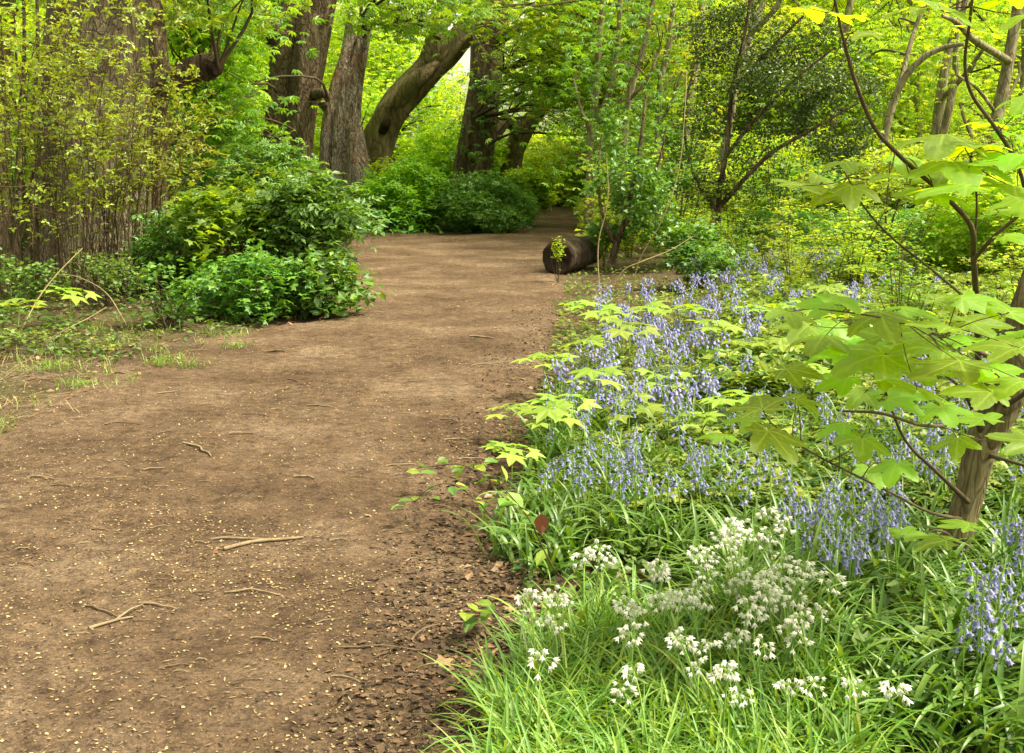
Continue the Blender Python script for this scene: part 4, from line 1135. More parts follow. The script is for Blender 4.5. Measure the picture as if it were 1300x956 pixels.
# dry straw tangle at the lower left verge and by the sycamore
for nm, pxs in (('dry_grass_litter', [(random.uniform(0, 110), random.uniform(455, 530)) for _ in range(110)]),
                ('dry_bracken', [(random.uniform(1050, 1290), random.uniform(440, 540)) for _ in range(700)] + [(random.uniform(850, 950), random.uniform(480, 540)) for _ in range(150)])):
    g = np.array([G(x, y) for x, y in pxs]); n_ = len(g); mb = MB()
    blades(mb, np.column_stack([g, hgt(g[:, 0], g[:, 1]) + (rng.uniform(0, .10, n_) if nm == 'dry_bracken' else .02)]), rng.uniform(0, 6.28, n_), rng.uniform(-.05, .35, n_), rng.uniform(.08, .4, n_), np.full(n_, .0045), rng.uniform(-.1, .5, n_), 4)
    tag(mb.build(nm, M['straw']), kind='stuff')

# ------------------------------------------------------------------ flower prototypes
def bell_proto():
    n = 12; a = np.linspace(0, 2 * PI, n, endpoint=False)
    prof = [(0, .0012), (-.003, .0042), (-.010, .0046), (-.0145, .0062)]
    V = [np.column_stack([r_ * np.cos(a), r_ * np.sin(a), np.full(n, z)]) for z, r_ in prof]
    rr = np.where(np.arange(n) % 2 == 0, .0105, .0062); zz = np.where(np.arange(n) % 2 == 0, -.0165, -.0145)
    V.append(np.column_stack([rr * np.cos(a), rr * np.sin(a), zz]))
    V = np.array(V).reshape(-1, 3); f = []
    for i in range(4):
        for j in range(n):
            f.append((i * n + j, i * n + (j + 1) % n, (i + 1) * n + (j + 1) % n, (i + 1) * n + j))
    return V, f


BELL = bell_proto()
BUD = (np.array([(0, 0, 0), (.003, 0, -.005), (0, .003, -.005), (-.003, 0, -.005), (0, -.003, -.005), (0, 0, -.013)]),
       [(0, 2, 1), (0, 3, 2), (0, 4, 3), (0, 1, 4), (1, 2, 5), (2, 3, 5), (3, 4, 5), (4, 1, 5)])
LOWBELL = (np.array([(0, 0, 0), (.006, .0, -.006), (-.003, .0052, -.006), (-.003, -.0052, -.006), (.010, 0, -.018), (-.005, .0087, -.018), (-.005, -.0087, -.018)]),
           [(0, 2, 1), (0, 3, 2), (0, 1, 3), (1, 2, 5, 4), (2, 3, 6, 5), (3, 1, 4, 6)])


def bell_rots(az, tilt):
    N = len(az)
    c, s_ = np.cos(tilt), np.sin(tilt); kx, ky = -np.sin(az), np.cos(az); C = 1 - c
    A = np.zeros((N, 3, 3))
    A[:, 0, 0] = c + kx * kx * C; A[:, 0, 1] = kx * ky * C; A[:, 0, 2] = ky * s_
    A[:, 1, 0] = kx * ky * C; A[:, 1, 1] = c + ky * ky * C; A[:, 1, 2] = -kx * s_
    A[:, 2, 0] = -ky * s_; A[:, 2, 1] = kx * s_; A[:, 2, 2] = c
    return A


def add_bluebell(stem, fl, lv, b, H, nb, low=False, nl=7, fmi=0, bmi=1):
    """one plant into the three mesh builders, base at b"""
    az0 = random.uniform(0, 6.28); ln_ = random.uniform(0.02, 0.16) * H
    d = np.array([math.cos(az0), math.sin(az0), 0])
    pts = np.array([b, b + d * ln_ * .15 + [0, 0, H * .4], b + d * ln_ * .5 + [0, 0, H * .75], b + d * ln_ * 1.2 + [0, 0, H * .97]])
    stem.tube(pts, [.0032, .003, .0024, .0012], 3 if low else 6, steps=2 if low else 4, cap=False)
    pp, _ = catmull(pts, np.ones(4), 8)
    t = np.linspace(0.56, 1.0, nb); idx = t * (len(pp) - 1)
    base = np.stack([np.interp(idx, np.arange(len(pp)), pp[:, k]) for k in range(3)], 1)
    az = np.arange(nb) * 2.4 + random.uniform(0, 6)
    L = np.interp(t, [.56, .85, 1], [.022, .014, .004])
    tip = base + np.column_stack([np.cos(az) * L, np.sin(az) * L, np.full(nb, .004)])
    R = bell_rots(az, -rng.uniform(0.1, 0.75, nb))
    s_ = np.interp(t, [.56, .85, 1], [1.15, .95, .55]) * random.uniform(0.95, 1.2)
    op = t < random.uniform(.82, .95)
    fl.scatter(LOWBELL if low else BELL, tip[op], R[op], s_[op] * (1.25 if low else 1), fmi)
    if (~op).any():
        fl.scatter(BUD, tip[~op], R[~op], s_[~op] * 1.5, bmi)
    if not low:
        for k in range(nb):
            stem.tube([base[k], (base[k] + tip[k]) / 2 + [0, 0, .003], tip[k]], [.0009] * 3, 3, steps=1, cap=False, smooth=False)
    if lv is not None and nl:
        bb = np.repeat(b[None], nl, 0) + np.column_stack([rng.normal(size=(nl, 2)) * .012, np.zeros(nl)])
        blades(lv, bb, rng.uniform(0, 6.28, nl), rng.normal(1.1, .22, nl), rng.uniform(.2, .36, nl), rng.uniform(.009, .016, nl), rng.uniform(.9, 2.3, nl), 4 if low else 8, .35, twist=.3)


bells = []
LBB = 'violet-blue bluebell with drooping bells'
for v_ in range(7):
    r = thing('bluebell', LBB, 'flower')
    s1, f1, l1 = MB(), MB(), MB()
    add_bluebell(s1, f1, l1, np.zeros(3), random.uniform(.27, .37), random.randint(9, 15), nl=random.randint(6, 9))
    s1.build('stem', M['stem'], r); f1.build('flower_spike', [M['bluebell'], M['bud']], r); l1.build('leaf_tuft', M['strap'], r)
    KIDS[r.name] = [o for o in COL.objects if o.parent == r]; bells.append(r)


def poly_sample(poly, n):
    xs = [p[0] for p in poly]; ys2 = [p[1] for p in poly]; out = []
    while len(out) < n:
        x, y = random.uniform(min(xs), max(xs)), random.uniform(min(ys2), max(ys2)); c = False; j = len(poly) - 1
        for i in range(len(poly)):
            if (poly[i][1] > y) != (poly[j][1] > y) and x < (poly[j][0] - poly[i][0]) * (y - poly[i][1]) / (poly[j][1] - poly[i][1]) + poly[i][0]:
                c = not c
            j = i
        if c:
            out.append((x, y))
    return out


# regions of plant FEET in the picture (the flowers stand above them)
ZONES = [
    ([(685, 640), (760, 600), (900, 610), (960, 640), (960, 700), (860, 700), (760, 690), (690, 680)], 50, 'bluebell in the dense patch between the path and the white flowers', 'bluebells behind the white flowers'),
    ([(960, 690), (1120, 640), (1150, 700), (1140, 770), (1060, 800), (1000, 740)], 60, 'bluebell standing between the white flowers and the leaning sycamore trunk', 'bluebells left of the sycamore trunk'),
    ([(1262, 760), (1310, 720), (1310, 900), (1215, 910), (1225, 850)], 30, 'bluebell in front of the sycamore trunk in the lower right corner', 'bluebells in the lower right corner'),
    ([(1080, 560), (1300, 560), (1300, 680), (1210, 690), (1100, 640)], 46, 'bluebell growing behind the leaning sycamore trunk', 'bluebells behind the sycamore trunk'),
    ([(700, 520), (820, 500), (960, 520), (1080, 580), (1060, 640), (900, 590), (760, 590), (690, 600)], 62, 'bluebell in the middle patch under the pale seedling leaves', 'bluebells of the middle patch'),
]
nb_ = 0; first = [True] * len(bells); bbpts = []
for poly, n, lab, grp in ZONES:
    for x, y in poly_sample(poly, n):
        gx, gy = G(x, y); bbpts.append((gx, gy)); k = nb_ % len(bells)
        loc = (gx, gy, zg(gx, gy)); rz = random.uniform(0, 6.28); s_ = random.uniform(.82, 1.12); tl = (random.gauss(0, .06), random.gauss(0, .06))
        if first[k]:
            o = bells[k]; o.location = loc; o.rotation_euler = (tl[0], tl[1], rz); o.scale = (s_,) * 3; o['label'] = lab; o['group'] = grp; first[k] = False
        else:
            dup(bells[k], loc, rz, s_, lab, grp, tl)
        nb_ += 1
# farther bluebells, more than can be counted singly
s1, f1, l1 = MB(), MB(), MB()
far = poly_sample([(740, 400), (800, 380), (960, 385), (1090, 370), (1200, 380), (1180, 430), (1000, 440), (900, 500), (780, 480), (760, 500)], 175) + poly_sample([(690, 500), (850, 460), (950, 520), (900, 560), (730, 560)], 60) + poly_sample([(860, 345), (1090, 335), (1100, 375), (880, 390)], 110) + poly_sample([(1100, 480), (1300, 480), (1300, 560), (1120, 560)], 60)
for x, y in far:
    gx, gy = G(x, y); add_bluebell(s1, f1, l1 if random.random() < .5 else None, np.array([gx, gy, zg(gx, gy)]), random.uniform(.27, .38), random.randint(9, 13), True, 4)
mb = MB()
for src, mi in ((s1, 0), (l1, 3)):
    for v, lo, tt, m_ in zip(src.v, src.lo, src.tot, src.mi):
        pass
o = s1.build('distant_bluebell_stems', M['stem']); tag(o, kind='stuff')
o = f1.build('distant_bluebells', [M['bluebell'], M['bud']]); tag(o, kind='stuff')
o = l1.build('distant_bluebell_leaves', M['strap']); tag(o, kind='stuff')

# strap leaves carpeting the near verge
pz = poly_sample([(560, 700), (660, 640), (760, 600), (960, 620), (1100, 600), (1300, 620), (1300, 956), (1000, 956), (900, 760), (760, 690), (700, 740), (640, 700)], 700) + poly_sample([(690, 520), (960, 500), (1300, 560), (1300, 640), (960, 640), (640, 640)], 300)
g = np.array([G(x, y) for x, y in pz]); g = g[g[:, 0] > path_r(g[:, 1]) - 0.08]
g = np.repeat(g, 5, 0) + rng.normal(size=(len(g) * 5, 2)) * 0.03; n_ = len(g); mb = MB()
blades(mb, np.column_stack([g, hgt(g[:, 0], g[:, 1])]), rng.uniform(0, 6.28, n_), rng.normal(1.0, .28, n_), rng.uniform(.16, .36, n_), rng.uniform(.011, .022, n_), rng.uniform(.8, 2.4, n_), 7, .35, twist=.35)
tag(mb.build('strap_leaves', M['strap']), kind='stuff')

# ------------------------------------------------------------------ white garlic flowers
def petal_star():
    v = [(0, 0, 0)]; f = []
    for k in range(6):
        a = k * PI / 3; d = np.array([math.cos(a), math.sin(a)]); q = np.array([-d[1], d[0]])
        i = len(v)
        v += [(d[0] * .35 + q[0] * .24, d[1] * .35 + q[1] * .24, -.55), (d[0] * .72, d[1] * .72, -1.0), (d[0] * .35 - q[0] * .24, d[1] * .35 - q[1] * .24, -.55)]
        f += [(0, i, i + 1), (0, i + 1, i + 2)]
    return np.array(v), f


STAR = petal_star(); whites = []
for v_ in range(6):
    r = thing('white_garlic_flower', 'white garlic flower', 'flower')
    s1, f1, l1 = MB(), MB(), MB(); H = random.uniform(.26, .34); ln_ = random.uniform(.02, .09)
    s1.tube([(0, 0, 0), (ln_ * .2, 0, H * .4), (ln_ * .6, 0, H * .8), (ln_, 0, H)], [.003, .0027, .0023, .002], 5, cap=False)
    n_ = random.randint(9, 14); az = np.arange(n_) * 2.4; el = rng.uniform(-.6, 1.2, n_); L = rng.uniform(.018, .034, n_)
    top = np.array([ln_, 0, H]); tip = top + np.column_stack([np.cos(az) * np.cos(el) * L, np.sin(az) * np.cos(el) * L, np.sin(el) * L])
    for q in tip:
        s1.tube([top, (top + q) / 2 + [0, 0, .005], q], [.0008] * 3, 3, steps=1, cap=False, smooth=False)
    f1.scatter(STAR, tip, bell_rots(az, -rng.uniform(.2, 1.2, n_)), rng.uniform(.012, .0165, n_))
    nl = random.randint(8, 11)
    blades(l1, np.column_stack([rng.normal(size=(nl, 2)) * .015, np.zeros(nl)]), rng.uniform(0, 6.28, nl), rng.normal(1.25, .15, nl), rng.uniform(.22, .36, nl), rng.uniform(.007, .013, nl), rng.uniform(.8, 2.6, nl), 9, .4, twist=.3)
    s1.build('stem', M['stem'], r); f1.build('flower_head', M['white'], r, smooth=False); l1.build('leaf_tuft', M['garlic'], r)
    KIDS[r.name] = [o for o in COL.objects if o.parent == r]; whites.append(r)
# heads by pixel: feet are a head-height lower
heads = [(690, 730), (712, 765), (752, 700), (758, 690), (768, 742), (825, 710), (845, 722), (700, 760), (684, 768), (668, 838), (810, 818), (832, 858), (838, 790), (800, 790),
         (875, 745), (890, 735), (905, 728), (865, 755), (960, 742), (975, 738), (988, 742), (1008, 755), (1020, 750), (945, 770), (962, 782), (1012, 785), (1018, 790), (1035, 790), (888, 795), (910, 808), (936, 815), (920, 840), (942, 812), (1003, 858), (1022, 720), (1030, 735), (998, 720), (1080, 860), (1104, 858),
         (940, 700), (835, 705), (860, 770), (780, 745), (722, 745), (745, 720)]
heads += poly_sample([(885, 665), (930, 650), (1005, 665), (1015, 715), (950, 728), (890, 715)], 19) + poly_sample([(800, 740), (1040, 730), (1060, 860), (860, 860)], 10)
firstw = [True] * 6
for i, (x, y) in enumerate(heads):
    dd = None
    # foot whose head (0.3 m up) projects at (x, y): solve depth on the plane z = 0.29
    r_ = ray(x, y); tt = (HC - 0.29) / -r_[2]; gx, gy = r_[0] * tt, r_[1] * tt
    k = i % 6; s_ = random.uniform(.85, 1.1); loc = (gx, gy, zg(gx, gy)); rz = random.uniform(0, 6.28)
    if y < 730 and x > 880:
        lab, grp = 'white star-flowered garlic in the densest white cluster', 'white flowers of the dense cluster'
    elif x < 790:
        lab, grp = 'white garlic flower at the path side of the white flower clump', 'white flowers nearest the path'
    else:
        lab, grp = 'white garlic flower nodding over the bright grassy leaves in the foreground', 'white flowers scattered over the foreground leaves'
    if firstw[k]:
        o = whites[k]; o.location = loc; o.rotation_euler = (0, 0, rz); o.scale = (s_,) * 3; o['label'] = lab; o['group'] = grp; firstw[k] = False
    else:
        dup(whites[k], loc, rz, s_, lab, grp, (random.gauss(0, .08), random.gauss(0, .08)))
pz = poly_sample([(640, 880), (700, 800), (760, 790), (900, 790), (1040, 800), (1075, 870), (1085, 956), (1080, 1100), (600, 1100), (620, 956)], 560)
g = np.array([G(x, y) for x, y in pz]); g = np.repeat(g, 7, 0) + rng.normal(size=(len(g) * 7, 2)) * 0.018; n_ = len(g); mb = MB()
blades(mb, np.column_stack([g, hgt(g[:, 0], g[:, 1])]), rng.uniform(0, 6.28, n_), rng.normal(1.2, .2, n_), rng.uniform(.16, .34, n_), rng.uniform(.006, .012, n_), rng.uniform(.5, 2.6, n_), 8, .4, twist=.4)
tag(mb.build('garlic_leaves', M['garlic']), kind='stuff')


# ------------------------------------------------------------------ sycamore leaves, modelled
def syc_leaf(seed, N=108, rings=9):
    rs = random.Random(seed)
    lobes = [(PI / 2, 1.0, 0.42), (PI / 2 - 0.95, 0.86, 0.40), (PI / 2 + 0.95, 0.86, 0.40), (PI / 2 - 1.95, 0.52, 0.36), (PI / 2 + 1.95, 0.52, 0.36)]
    a = np.linspace(-PI / 2 + 0.30, 3 * PI / 2 - 0.30, N)
    r_ = np.full(N, 0.36)
    for la, L, w in lobes:
        d = np.abs(a - la); r_ = np.maximum(r_, L * (0.52 + 0.48 * (1 - (d / (w * 1.15)) ** 1.45).clip(0)) * (d < w * 1.5))
    r_ *= 1 + 0.045 * (np.abs(((a * 7.5) % 1) - 0.5) * 4 - 1) * np.clip(r_, 0.3, 1)
    t = np.linspace(0, 1, rings + 1)
    rr = r_[None] * t[:, None]
    x = rr * np.cos(a)[None]; y = rr * np.sin(a)[None]
    # veins dip, panels between them rise; the whole blade droops to the tips
    vein = np.zeros_like(rr); zf = np.zeros_like(rr)
    for la, L, w in lobes:
        dd = np.abs(a[None] - la) * rr
        vein = np.maximum(vein, np.exp(-(dd / 0.02) ** 2))
        # side veins
        along = np.cos(a - la)[None] * rr; across = np.abs(np.sin(a - la))[None] * rr
        ph = (along - across * 0.8) / 0.17
        m_ = (np.abs(a - la) < 0.48)[None]
        vein = np.maximum(vein, 0.6 * m_ * np.exp(-((np.abs(ph - np.round(ph))) / 0.10) ** 2) * (along > 0.15))
    near = np.min([np.abs(a - la) for la, _, _ in lobes], 0)[None]
    z = 0.10 * np.minimum(near, 0.5) * rr - 0.30 * rr ** 2 * rs.uniform(0.4, 1.1) + 0.03 * np.sin(x * 7 + seed) * np.cos(y * 6)
    V = np.stack([x, y, z], -1).reshape(-1, 3) * 0.62
    mb = MB(); mb.grid(V.reshape(rings + 1, N, 3), False, 0, vein.ravel() * 0.8)
    me_o = mb.build('leaf', M['sycamore'], None, True, 'vein')
    me = me_o.data; bpy.data.objects.remove(me_o); return me


SYC = [syc_leaf(k) for k in range(5)]


def leaf_at(root, base, att, pos, nrm_az, tilt, size, yaw):
    """one sycamore leaf child: its stalk end at pos, blade leaning by tilt towards nrm_az"""
    o = bpy.data.objects.new('leaf', random.choice(SYC)); COL.objects.link(o); o.parent = root
    o.location = tuple(pos - base); o.scale = (size,) * 3
    q = Vector((0, 0, 1)).rotation_difference(Vector((math.sin(tilt) * math.cos(nrm_az), math.sin(tilt) * math.sin(nrm_az), math.cos(tilt))))
    from mathutils import Quaternion
    o.rotation_mode = 'QUATERNION'; o.rotation_quaternion = q @ Quaternion((0, 0, 1), yaw)
    return o


def foliate(t, leaves, d_default, mat='stem', twig_r=0.002):
    """leaves: (x, y, width px, depth, tilt, tilt azimuth, yaw); a petiole joins each to the nearest twig"""
    A = np.concatenate([catmull(a, r_, 6)[0] for a, r_ in t.att])
    for L in leaves:
        x, y, w, d, tl, az, yaw = L
        size = w * d / F / 0.95
        c = P(x, y, d)
        out = np.array([-math.sin(yaw), math.cos(yaw), 0])
        pos = c - out * size * 0.22
        leaf_at(t.root, t.base, None, pos, az, tl, size, yaw)
        a = A[np.argmin(np.linalg.norm(A - pos, axis=1))]
        m_ = (a + pos) / 2 + rng.normal(size=3) * 0.012
        mb = MB(); mb.tube([a - t.base, m_ - t.base, pos - t.base], [twig_r, .0014, .001], 5, steps=5, cap=False)
        mb.build('leaf_stalk', M['twigbark'], t.root)


R_ = random.uniform
U = lambda: (R_(-.5, .5))
# S1 leaning sycamore
t = Tree('sycamore_tree', 'leaning young sycamore trunk on the right with big lobed leaves over the bluebells', 'tree', 1200, 4.0, 'syctrunk')
t.part('trunk', [(1180, 785, 3.9, 60), (1193, 735, 3.9, 42), (1212, 690, 3.9, 38), (1230, 630, 3.9, 38), (1245, 570, 3.88, 41), (1266, 520, 3.85, 50), (1284, 470, 3.8, 50), (1302, 410, 3.75, 48), (1330, 320, 3.7, 44), (1360, 180, 3.6, 36), (1400, -60, 3.5, 28)], 30, ridge=0.05, steps=8)
B = lambda *q, n=8: t.part('branch', list(q), n, mat=M['twigbark'], steps=5)
B((1272, 505, 3.85, 10), (1240, 520, 3.6, 6), (1205, 538, 3.4, 5), (1170, 540, 3.2, 4), (1120, 525, 3.0, 4), (1070, 522, 2.9, 3), n=7)
B((1250, 560, 3.9, 8), (1225, 500, 3.6, 5), (1190, 470, 3.3, 4), (1150, 450, 3.1, 3), (1100, 440, 3.0, 2.5))
B((1232, 640, 3.88, 8), (1190, 600, 3.6, 5), (1150, 560, 3.4, 4), (1125, 500, 3.2, 3), (1105, 440, 3.1, 3), (1090, 390, 3.0, 2))
B((1225, 660, 3.9, 6), (1180, 650, 3.6, 4), (1120, 620, 3.4, 3), (1040, 580, 3.1, 3), (1000, 555, 2.9, 2))
B((1266, 520, 3.85, 8), (1300, 500, 3.6, 6), (1330, 470, 3.4, 4))
B((1246, 575, 3.9, 8), (1280, 585, 3.7, 5), (1330, 600, 3.5, 3))
B((1215, 690, 3.9, 5), (1200, 676, 3.7, 3), (1180, 672, 3.5, 2))
B((1284, 470, 3.8, 9), (1240, 445, 3.4, 5), (1200, 430, 3.1, 4), (1160, 412, 2.9, 3), (1100, 400, 2.8, 2.5), (1040, 392, 2.75, 2))
lv = []
for (x, y, w, d) in ((1080, 378, 88, 2.8), (1040, 386, 70, 2.9), (1005, 398, 70, 2.95), (1122, 402, 96, 2.8), (1160, 392, 80, 3.0), (1186, 414, 90, 2.7), (1100, 452, 110, 2.9), (1040, 430, 80, 3.0), (1148, 440, 90, 3.1), (1070, 415, 80, 3.1),
                     (1196, 462, 120, 2.7), (1160, 490, 104, 2.8), (1268, 440, 96, 2.6), (1288, 486, 84, 2.6), (1236, 498, 92, 2.8), (1130, 466, 84, 3.0), (1230, 462, 90, 2.9),
                     (990, 552, 92, 2.8), (966, 514, 84, 2.85), (1026, 506, 60, 3.0), (912, 552, 60, 2.8), (1096, 560, 76, 3.1), (1134, 592, 66, 3.2), (1060, 540, 60, 3.2),
                     (1182, 682, 76, 3.3), (1216, 664, 66, 3.4), (1152, 676, 52, 3.5), (1215, 560, 60, 3.4), (1290, 560, 80, 3.2), (1110, 600, 60, 3.4), (1015, 470, 70, 3.1), (1060, 480, 66, 3.1), (1240, 380, 80, 3.1), (1295, 395, 90, 3.0), (1090, 500, 56, 3.2), (1200, 520, 70, 3.2), (1130, 425, 100, 2.9), (1060, 445, 84, 3.1), (1175, 445, 110, 2.9), (1215, 430, 90, 3.0), (1255, 470, 100, 2.9), (1020, 415, 76, 3.1), (1145, 505, 84, 3.2), (1240, 530, 70, 3.4), (1170, 470, 90, 3.1), (1285, 430, 90, 3.0), (1085, 430, 90, 3.1), (1250, 410, 80, 3.2), (945, 535, 60, 3.0), (1205, 380, 70, 3.2)):
    lv.append((x, y, w * 1.08, d, R_(.03, .4), R_(-2.6, -.5), R_(0, 6.28)))
foliate(t, lv, 3)

# S2 slim sapling with the long arching stems
t = Tree('sycamore_sapling', 'slim sycamore sapling with long arching stems and glowing leaves at the right edge', 'tree', 1230, 4.3, 'syctrunk')
t.part('stem', [(1222, 690, 4.3, 10), (1232, 600, 4.2, 10), (1241, 500, 3.9, 9), (1241, 410, 3.5, 8), (1236, 330, 3.15, 8), (1232, 286, 3.0, 7), (1195, 245, 2.9, 6), (1150, 205, 2.8, 6), (1112, 165, 2.7, 5), (1088, 110, 2.6, 5), (1072, 55, 2.55, 4), (1060, 0, 2.5, 3.5), (1050, -60, 2.5, 3)], 10, mat=M['twigbark'], steps=8)
t.part('branch', [(1236, 330, 3.1, 6), (1262, 300, 3.05, 5), (1300, 262, 3.0, 5), (1292, 210, 2.9, 5), (1262, 160, 2.8, 5), (1234, 120, 2.75, 4.5), (1225, 80, 2.7, 4), (1232, 20, 2.65, 4), (1240, -60, 2.6, 3)], 8, mat=M['twigbark'], steps=8)
t.part('branch', [(1235, 320, 3.1, 4), (1240, 270, 3.0, 3), (1238, 230, 2.9, 2.5), (1232, 200, 2.8, 2)], 6, mat=M['twigbark'], steps=6)
t.part('branch', [(1240, 390, 3.2, 5), (1180, 340, 3.0, 3), (1130, 300, 2.9, 3), (1095, 260, 2.8, 2.5), (1076, 225, 2.75, 2)], 6, mat=M['twigbark'], steps=6)
lv = []
for (x, y, w, d) in ((1046, 10, 84, 2.5), (1092, 42, 62, 2.55), (1078, 22, 50, 2.6), (1216, 8, 88, 2.6), (1190, 0, 60, 2.7), (1294, 18, 70, 2.5), (1255, -10, 80, 2.6),
                     (1076, 206, 64, 2.7), (1112, 222, 62, 2.75), (1020, 236, 84, 2.7), (1082, 236, 70, 2.65), (1050, 222, 60, 2.8), (1130, 232, 60, 2.8),
                     (1196, 172, 110, 2.8), (1218, 206, 130, 2.75), (1200, 236, 110, 2.7), (1288, 196, 90, 2.7), (1252, 156, 60, 2.9), (1276, 168, 60, 2.9), (1206, 248, 72, 2.7), (1290, 238, 90, 2.7), (1240, 224, 90, 2.8), (1278, 270, 60, 2.9), (1160, 200, 70, 2.9), (1292, 300, 60, 2.9), (1180, 222, 70, 2.9), (1150, 8, 70, 2.7), (1240, 40, 60, 2.7), (1270, 0, 70, 2.6), (1300, 120, 70, 2.8), (1270, 205, 100, 2.75), (1235, 185, 90, 2.8), (1160, 245, 60, 2.9), (1050, 245, 70, 2.7), (1300, 250, 90, 2.8)):
    lv.append((x, y, w * 1.08, d, R_(.05, .4), R_(-2.6, -.5), R_(0, 6.28)))
foliate(t, lv, 3)

# ------------------------------------------------------------------ sycamore seedlings in the verge
seeds = []
for v_ in range(4):
    r = thing('sycamore_seedling', 'seedling', 'plant'); mb = MB(); H = R_(.16, .3)
    mb.tube([(0, 0, 0), (R_(-.02, .02), 0, H * .5), (0, R_(-.02, .02), H)], [.003, .0025, .002], 5, cap=False)
    lm = MB(); n_ = 7
    az = np.arange(n_) * (PI / 2) + R_(0, 2); L = np.array([.10, .10, .09, .09, .05, .05, .02]); z = H * np.array([1, 1, .94, .94, 1.03, 1.03, 1.05])
    e = np.column_stack([np.cos(az) * L, np.sin(az) * L, z + rng.uniform(-.01, .02, n_)])
    for q in e:
        mb.tube([(0, 0, q[2] * .93), q * [.5, .5, .99], q], [.0014, .0012, .001], 4, steps=2, cap=False)
    lm.scatter(lf_palm(5, .5, .15, True), e, rots(n_, .05, .2, yaw=az - PI / 2), rng.uniform(.15, .21, n_))
    mb.build('stem', M['stem'], r); lm.build('leaves', M['seedling'], r, smooth=False)
    KIDS[r.name] = [o for o in COL.objects if o.parent == r]; seeds.append(r)
spots = [(800, 470, 1.5), (690, 505, 1.3), (840, 530, 1.3), (755, 545, 1.25), (720, 560, 1.2), (905, 470, 1.4), (950, 480, 1.3), (870, 450, 1.4), (770, 440, 1.4), (990, 500, 1.3), (930, 560, 1.2), (700, 590, 1.1), (650, 610, .9), (1010, 440, 1.4),
         (860, 640, .8), (1050, 420, 1.4), (740, 480, 1.3), (880, 590, 1.0), (980, 590, 1.0), (1040, 460, 1.3), (820, 430, 1.4), (650, 560, .9), (800, 560, 1.2), (1100, 450, 1.3), (960, 430, 1.3), (740, 420, 1.2), (1150, 430, 1.3), (1020, 540, 1.1), (90, 418, 1.6), (25, 440, 1.5)]
fs = [True] * 4
for i, (x, y, s_) in enumerate(spots):
    gx, gy = G(x, y); k = i % 4; loc = (gx, gy, zg(gx, gy))
    if x < 200:
        lab, grp = ('bright green sycamore seedling with flat leaves on the left verge', None) if x > 50 else ('bright green seedling at the very left edge of the verge', None)
    else:
        lab, grp = 'pale yellow-green sycamore seedling with flat leaves among the bluebells', 'sycamore seedlings among the bluebells'
    if fs[k]:
        o = seeds[k]; o.location = loc; o.scale = (s_,) * 3; o['label'] = lab; o['group'] = grp; fs[k] = False
    else:
        o = dup(seeds[k], loc, R_(0, 6), s_, lab, grp, (R_(-.12, .12), R_(-.12, .12)))
        if grp is None and 'group' in o:
            del o['group']

# ------------------------------------------------------------------ bramble sprays at the path edge
def bramble(label, px, leaves, red=()):
    x, y, d = px[0]; b = P(x, y, d); b[2] = zg(b[0], b[1]); r = thing('bramble', label, 'plant', tuple(b))
    pts = np.array([np.zeros(3)] + [P(*q) - b for q in px[1:]]); mb = MB(); mb.tube(pts, np.linspace(.004, .0015, len(pts)), 6, steps=6)
    mb.build('cane', M['twigbark'], r)
    cc, _ = catmull(pts, np.ones(len(pts)), 10); lm = MB(); LF = (np.array([(0, 0, 0), (-.22, .2, .03), (-.33, .45, .05), (-.22, .75, .02), (0, 1, -.12), (.22, .75, .02), (.33, .45, .05), (.22, .2, .03), (0, .5, -.03)]),
                                                        [(8, i, i + 1) if False else (i + 1, i, 8) for i in range(7)] + [(0, 7, 8)])
    n_ = leaves; c = cc[rng.integers(len(cc) // 4, len(cc), n_)]
    lm.scatter(LF, c + rng.normal(size=(n_, 3)) * .02, rots(n_, .3, .35), rng.uniform(.05, .085, n_))
    lm.build('leaves', M['cover'], r, smooth=False)
    for q in red:
        m2 = MB(); m2.scatter(LF, [P(*q) - b], bell_rots(np.array([-1.6]), np.array([-1.3])), np.array([.085])); m2.build('red_leaf', M['redleaf'], r, smooth=False)
    return r


bramble('bramble spray with a hanging red-brown leaf beside the bluebell leaves', [(735, 790, 3.9), (705, 725, 3.85), (672, 660, 3.8), (640, 620, 3.85), (615, 590, 3.9)], 12, red=[(688, 652, 3.75)])
bramble('bramble cane with pale leaves reaching left over the path edge', [(640, 690, 4.5), (610, 640, 4.5), (575, 615, 4.6), (545, 620, 4.6), (525, 640, 4.6)], 13)
bramble('bramble cane with fresh leaves arching above the strap leaves', [(650, 680, 4.7), (620, 610, 4.8), (585, 590, 4.9), (550, 592, 5), (528, 594, 5)], 12)
bramble('low bramble with yellow leaves left of the white flower clump', [(690, 830, 3.5), (650, 790, 3.5), (615, 770, 3.45), (598, 780, 3.4)], 7)
bramble('small bramble growing at the bluebell patch edge on the path side', [(700, 640, 5.6), (670, 600, 5.6), (640, 570, 5.7), (625, 560, 5.8)], 14)

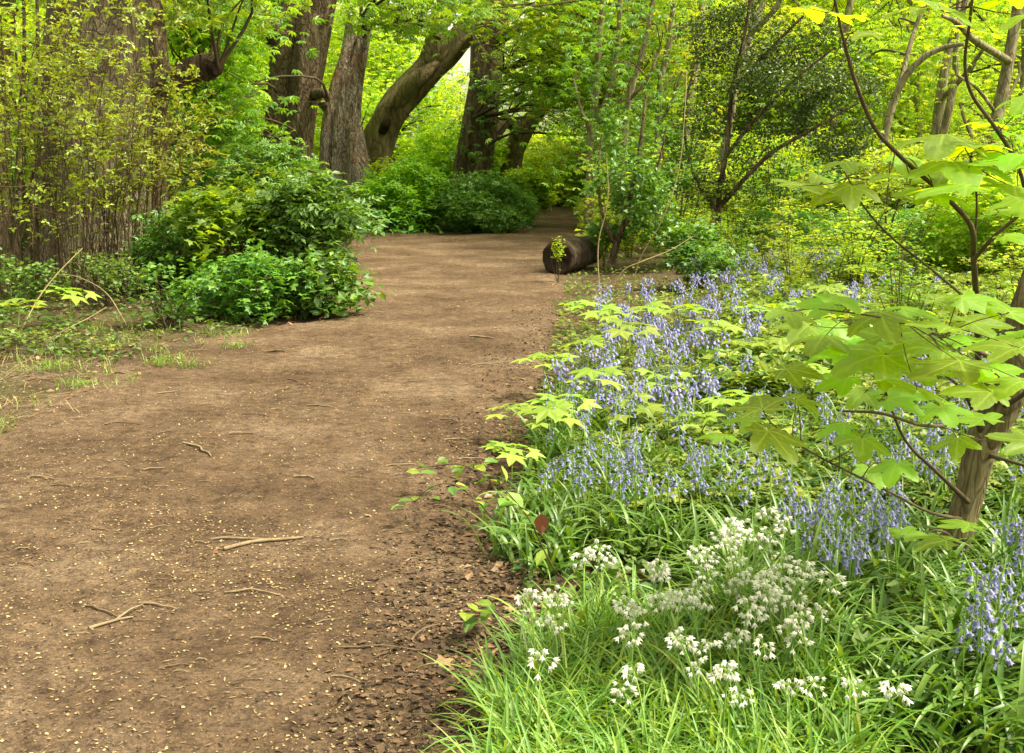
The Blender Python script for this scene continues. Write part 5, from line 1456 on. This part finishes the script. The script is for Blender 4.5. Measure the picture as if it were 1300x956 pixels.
# ------------------------------------------------------------------ light, sky, camera
w = bpy.data.worlds.new('World'); SC.world = w; w.use_nodes = True
nt = w.node_tree; nt.nodes.clear()
EL, ROT = math.radians(58), math.radians(105)     # sun behind and to the right
sky = nt.nodes.new('ShaderNodeTexSky'); sky.sky_type = 'NISHITA'; sky.sun_disc = False
sky.sun_elevation = EL; sky.sun_rotation = ROT; sky.air_density = 1.0; sky.dust_density = 4.0; sky.ozone_density = 0.6
hs = nt.nodes.new('ShaderNodeHueSaturation'); hs.inputs['Saturation'].default_value = 0.25
bg = nt.nodes.new('ShaderNodeBackground'); bg.inputs[1].default_value = 0.15
wo = nt.nodes.new('ShaderNodeOutputWorld')
nt.links.new(sky.outputs[0], hs.inputs['Color']); wm = nt.nodes.new('ShaderNodeMix'); wm.data_type = 'RGBA'; wm.blend_type = 'MULTIPLY'; wm.inputs[0].default_value = 1; wm.inputs[7].default_value = (1.0, 0.94, 0.70, 1)
nt.links.new(hs.outputs[0], wm.inputs[6]); nt.links.new(wm.outputs[2], bg.inputs[0]); nt.links.new(bg.outputs[0], wo.inputs[0])
sd = bpy.data.lights.new('sun', 'SUN'); sd.energy = 3.0; sd.angle = math.radians(8); sd.color = (1.0, 0.90, 0.72)
so = bpy.data.objects.new('sun', sd); COL.objects.link(so)
dirv = Vector((math.sin(ROT) * math.cos(EL), math.cos(ROT) * math.cos(EL), math.sin(EL)))
so.rotation_euler = (-dirv).to_track_quat('-Z', 'Y').to_euler(); so.location = dirv * 60

cd = bpy.data.cameras.new('camera'); cd.sensor_fit = 'HORIZONTAL'; cd.sensor_width = 36; cd.lens = 36 * F / 1300; cd.shift_y = -(478 - CY) / 1300
cd.clip_end = 2000; cd.clip_start = 0.05
co = bpy.data.objects.new('camera', cd); COL.objects.link(co); co.location = (0, 0, HC); co.rotation_euler = (PI / 2 - PITCH, 0, 0)
SC.camera = co
vs = SC.view_settings; vs.view_transform = 'Standard'; vs.look = 'None'; vs.gamma = 1; vs.use_curve_mapping = False; vs.exposure = 1.5
SC.cycles.max_bounces = 12; SC.cycles.diffuse_bounces = 9; SC.cycles.transmission_bounces = 9; SC.cycles.glossy_bounces = 2
SC.cycles.use_adaptive_sampling = True; SC.cycles.caustics_reflective = False; SC.cycles.caustics_refractive = False
SC.cycles.sample_clamp_indirect = 8
